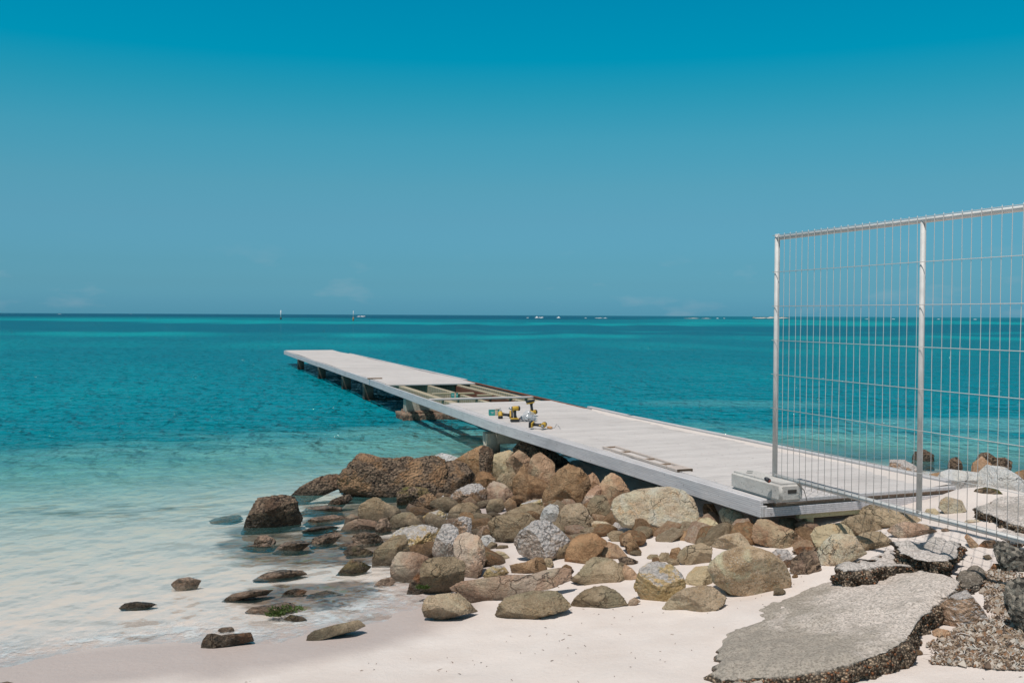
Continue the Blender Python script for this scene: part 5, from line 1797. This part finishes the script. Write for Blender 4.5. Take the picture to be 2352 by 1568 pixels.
# a thin sprinkle of dark bits on the open sand
pts = []
while len(pts) < 420:
    x, y = rg.uniform(-2.2, 3.6), rg.uniform(4.3, 9.4)
    s = float(shore_dist(np.array([x]), np.array([y]))[0])
    if s > .8 and not (JN.y - .1 < y and x > 1.6):
        pts.append((x, y))


def bit(x, y, z):
    ln = rg.uniform(.006, .022) * (2.5 if rg.random() < .06 else 1)
    a = rg.uniform(0, 6.3)
    w_ = rg.uniform(.0015, .0035)
    dx_, dy_ = math.cos(a), math.sin(a)
    v = [(x - dy_ * w_, y + dx_ * w_, z + .002), (x + dy_ * w_, y - dx_ * w_, z + .002), (x + dx_ * ln, y + dy_ * ln, z + .005), (x + dx_ * ln * .5, y + dy_ * ln * .5, z + .007)]
    return v, [(0, 1, 2), (0, 2, 3), (1, 3, 2), (0, 3, 1)]


many("sand_litter", np.array(pts), bit, island_mat("dark beach litter", [(.10, .07, .05), (.20, .13, .09), (.30, .22, .17)]), "sparse bits of dry weed and shell on the open sand", "litter")

# ------------------------------------------------------------------ far out at sea
def marker(px, py, dist_, hgt, rb, rt_, base_h, base_r, mat_b, label):
    p = at_depth(px, py, dist_)
    p.z = 0
    e = empty("channel_marker", p, label, "channel marker", "channel markers far out at sea")
    b = MB()
    b.tube([(0, 0, -1.5), (0, 0, base_h * .5), (0, 0, base_h)], [base_r, base_r, base_r * .9], 14)
    b.build("base", mat_b, e)
    b = MB()
    b.tube([(0, 0, base_h), (0, 0, (base_h + hgt) / 2), (0, 0, hgt)], [rb, (rb + rt_) / 2, rt_], 12)
    b.build("pole", plain("white marker paint", (.75, .74, .74), .6), e)


marker(645, 732.5, 395, 3.6, .28, .17, .75, .33, plain("dark wet base", (.05, .045, .04), .6), "white leaning pole standing in the sea, left of the two channel markers")
marker(811.5, 735.5, 330, 3.3, .14, .08, 1.15, .27, plain("orange brown base", (.38, .22, .10), .7), "thin white pole on an orange brown base, right of the two channel markers")


def lumps(name, items, mat, label, cat, kind, zsc=1.0):
    bm = bmesh.new()
    rl = random.Random(len(items))
    for px, py, wpx, hm in items:
        hz_ = 718.6 + .0045 * px
        dd = CAM_Z * F / max(py - hz_, 1.5)
        p = at_depth(px, py, dd)
        L_ = wpx * dd / F
        r = bmesh.ops.create_icosphere(bm, subdivisions=3, radius=1)
        for v in r['verts']:
            q = v.co
            v.co = Vector((p.x + q.x * L_ * .5 * (1 + .2 * math.sin(q.z * 5 + px)), p.y + q.y * max(3, L_ * .25), q.z * hm * (1 + .35 * math.sin(q.x * 4 + px) + .2 * math.sin(q.x * 11 + px * 2))))
    for f in bm.faces:
        f.smooth = True
    me = bpy.data.meshes.new(name)
    bm.to_mesh(me)
    bm.free()
    return tag(link(name, me, mat), label, cat, kind=kind)


M_FOAM = plain("white surf foam", (.78, .79, .79), .9)
lumps("breaking_surf", [(137, 721.6, 8, .35), (300, 721.0, 4, .3), (824, 727.4, 9, .5), (834, 727.4, 12, .75), (1212, 730.2, 5, .35), (1233, 730.0, 9, .9), (1243, 730.2, 11, .7), (1283, 730.2, 9, .8), (1375, 730.8, 18, .35), (1390, 730.8, 10, .3),
                        (1345, 730.6, 6, .25), (1625, 731.4, 5, .3), (1648, 731.3, 6, .3), (1663, 731.4, 4, .3), (1990, 733.0, 6, .3), (2052, 733.2, 6, .35), (2155, 733.4, 5, .3), (2240, 733.8, 5, .3)], M_FOAM,
      "white caps of surf breaking on the reef near the horizon", "surf", 'stuff')
M_BAR = plain("distant pale sand", (.58, .52, .45), .95)
lumps("sandbar", [(1590, 731.5, 36, .35), (1622, 731.6, 22, .3), (1745, 731.2, 36, 1.0), (1765, 731.2, 40, 1.3), (1790, 731.2, 40, 1.0)], M_BAR, None, None, 'structure')
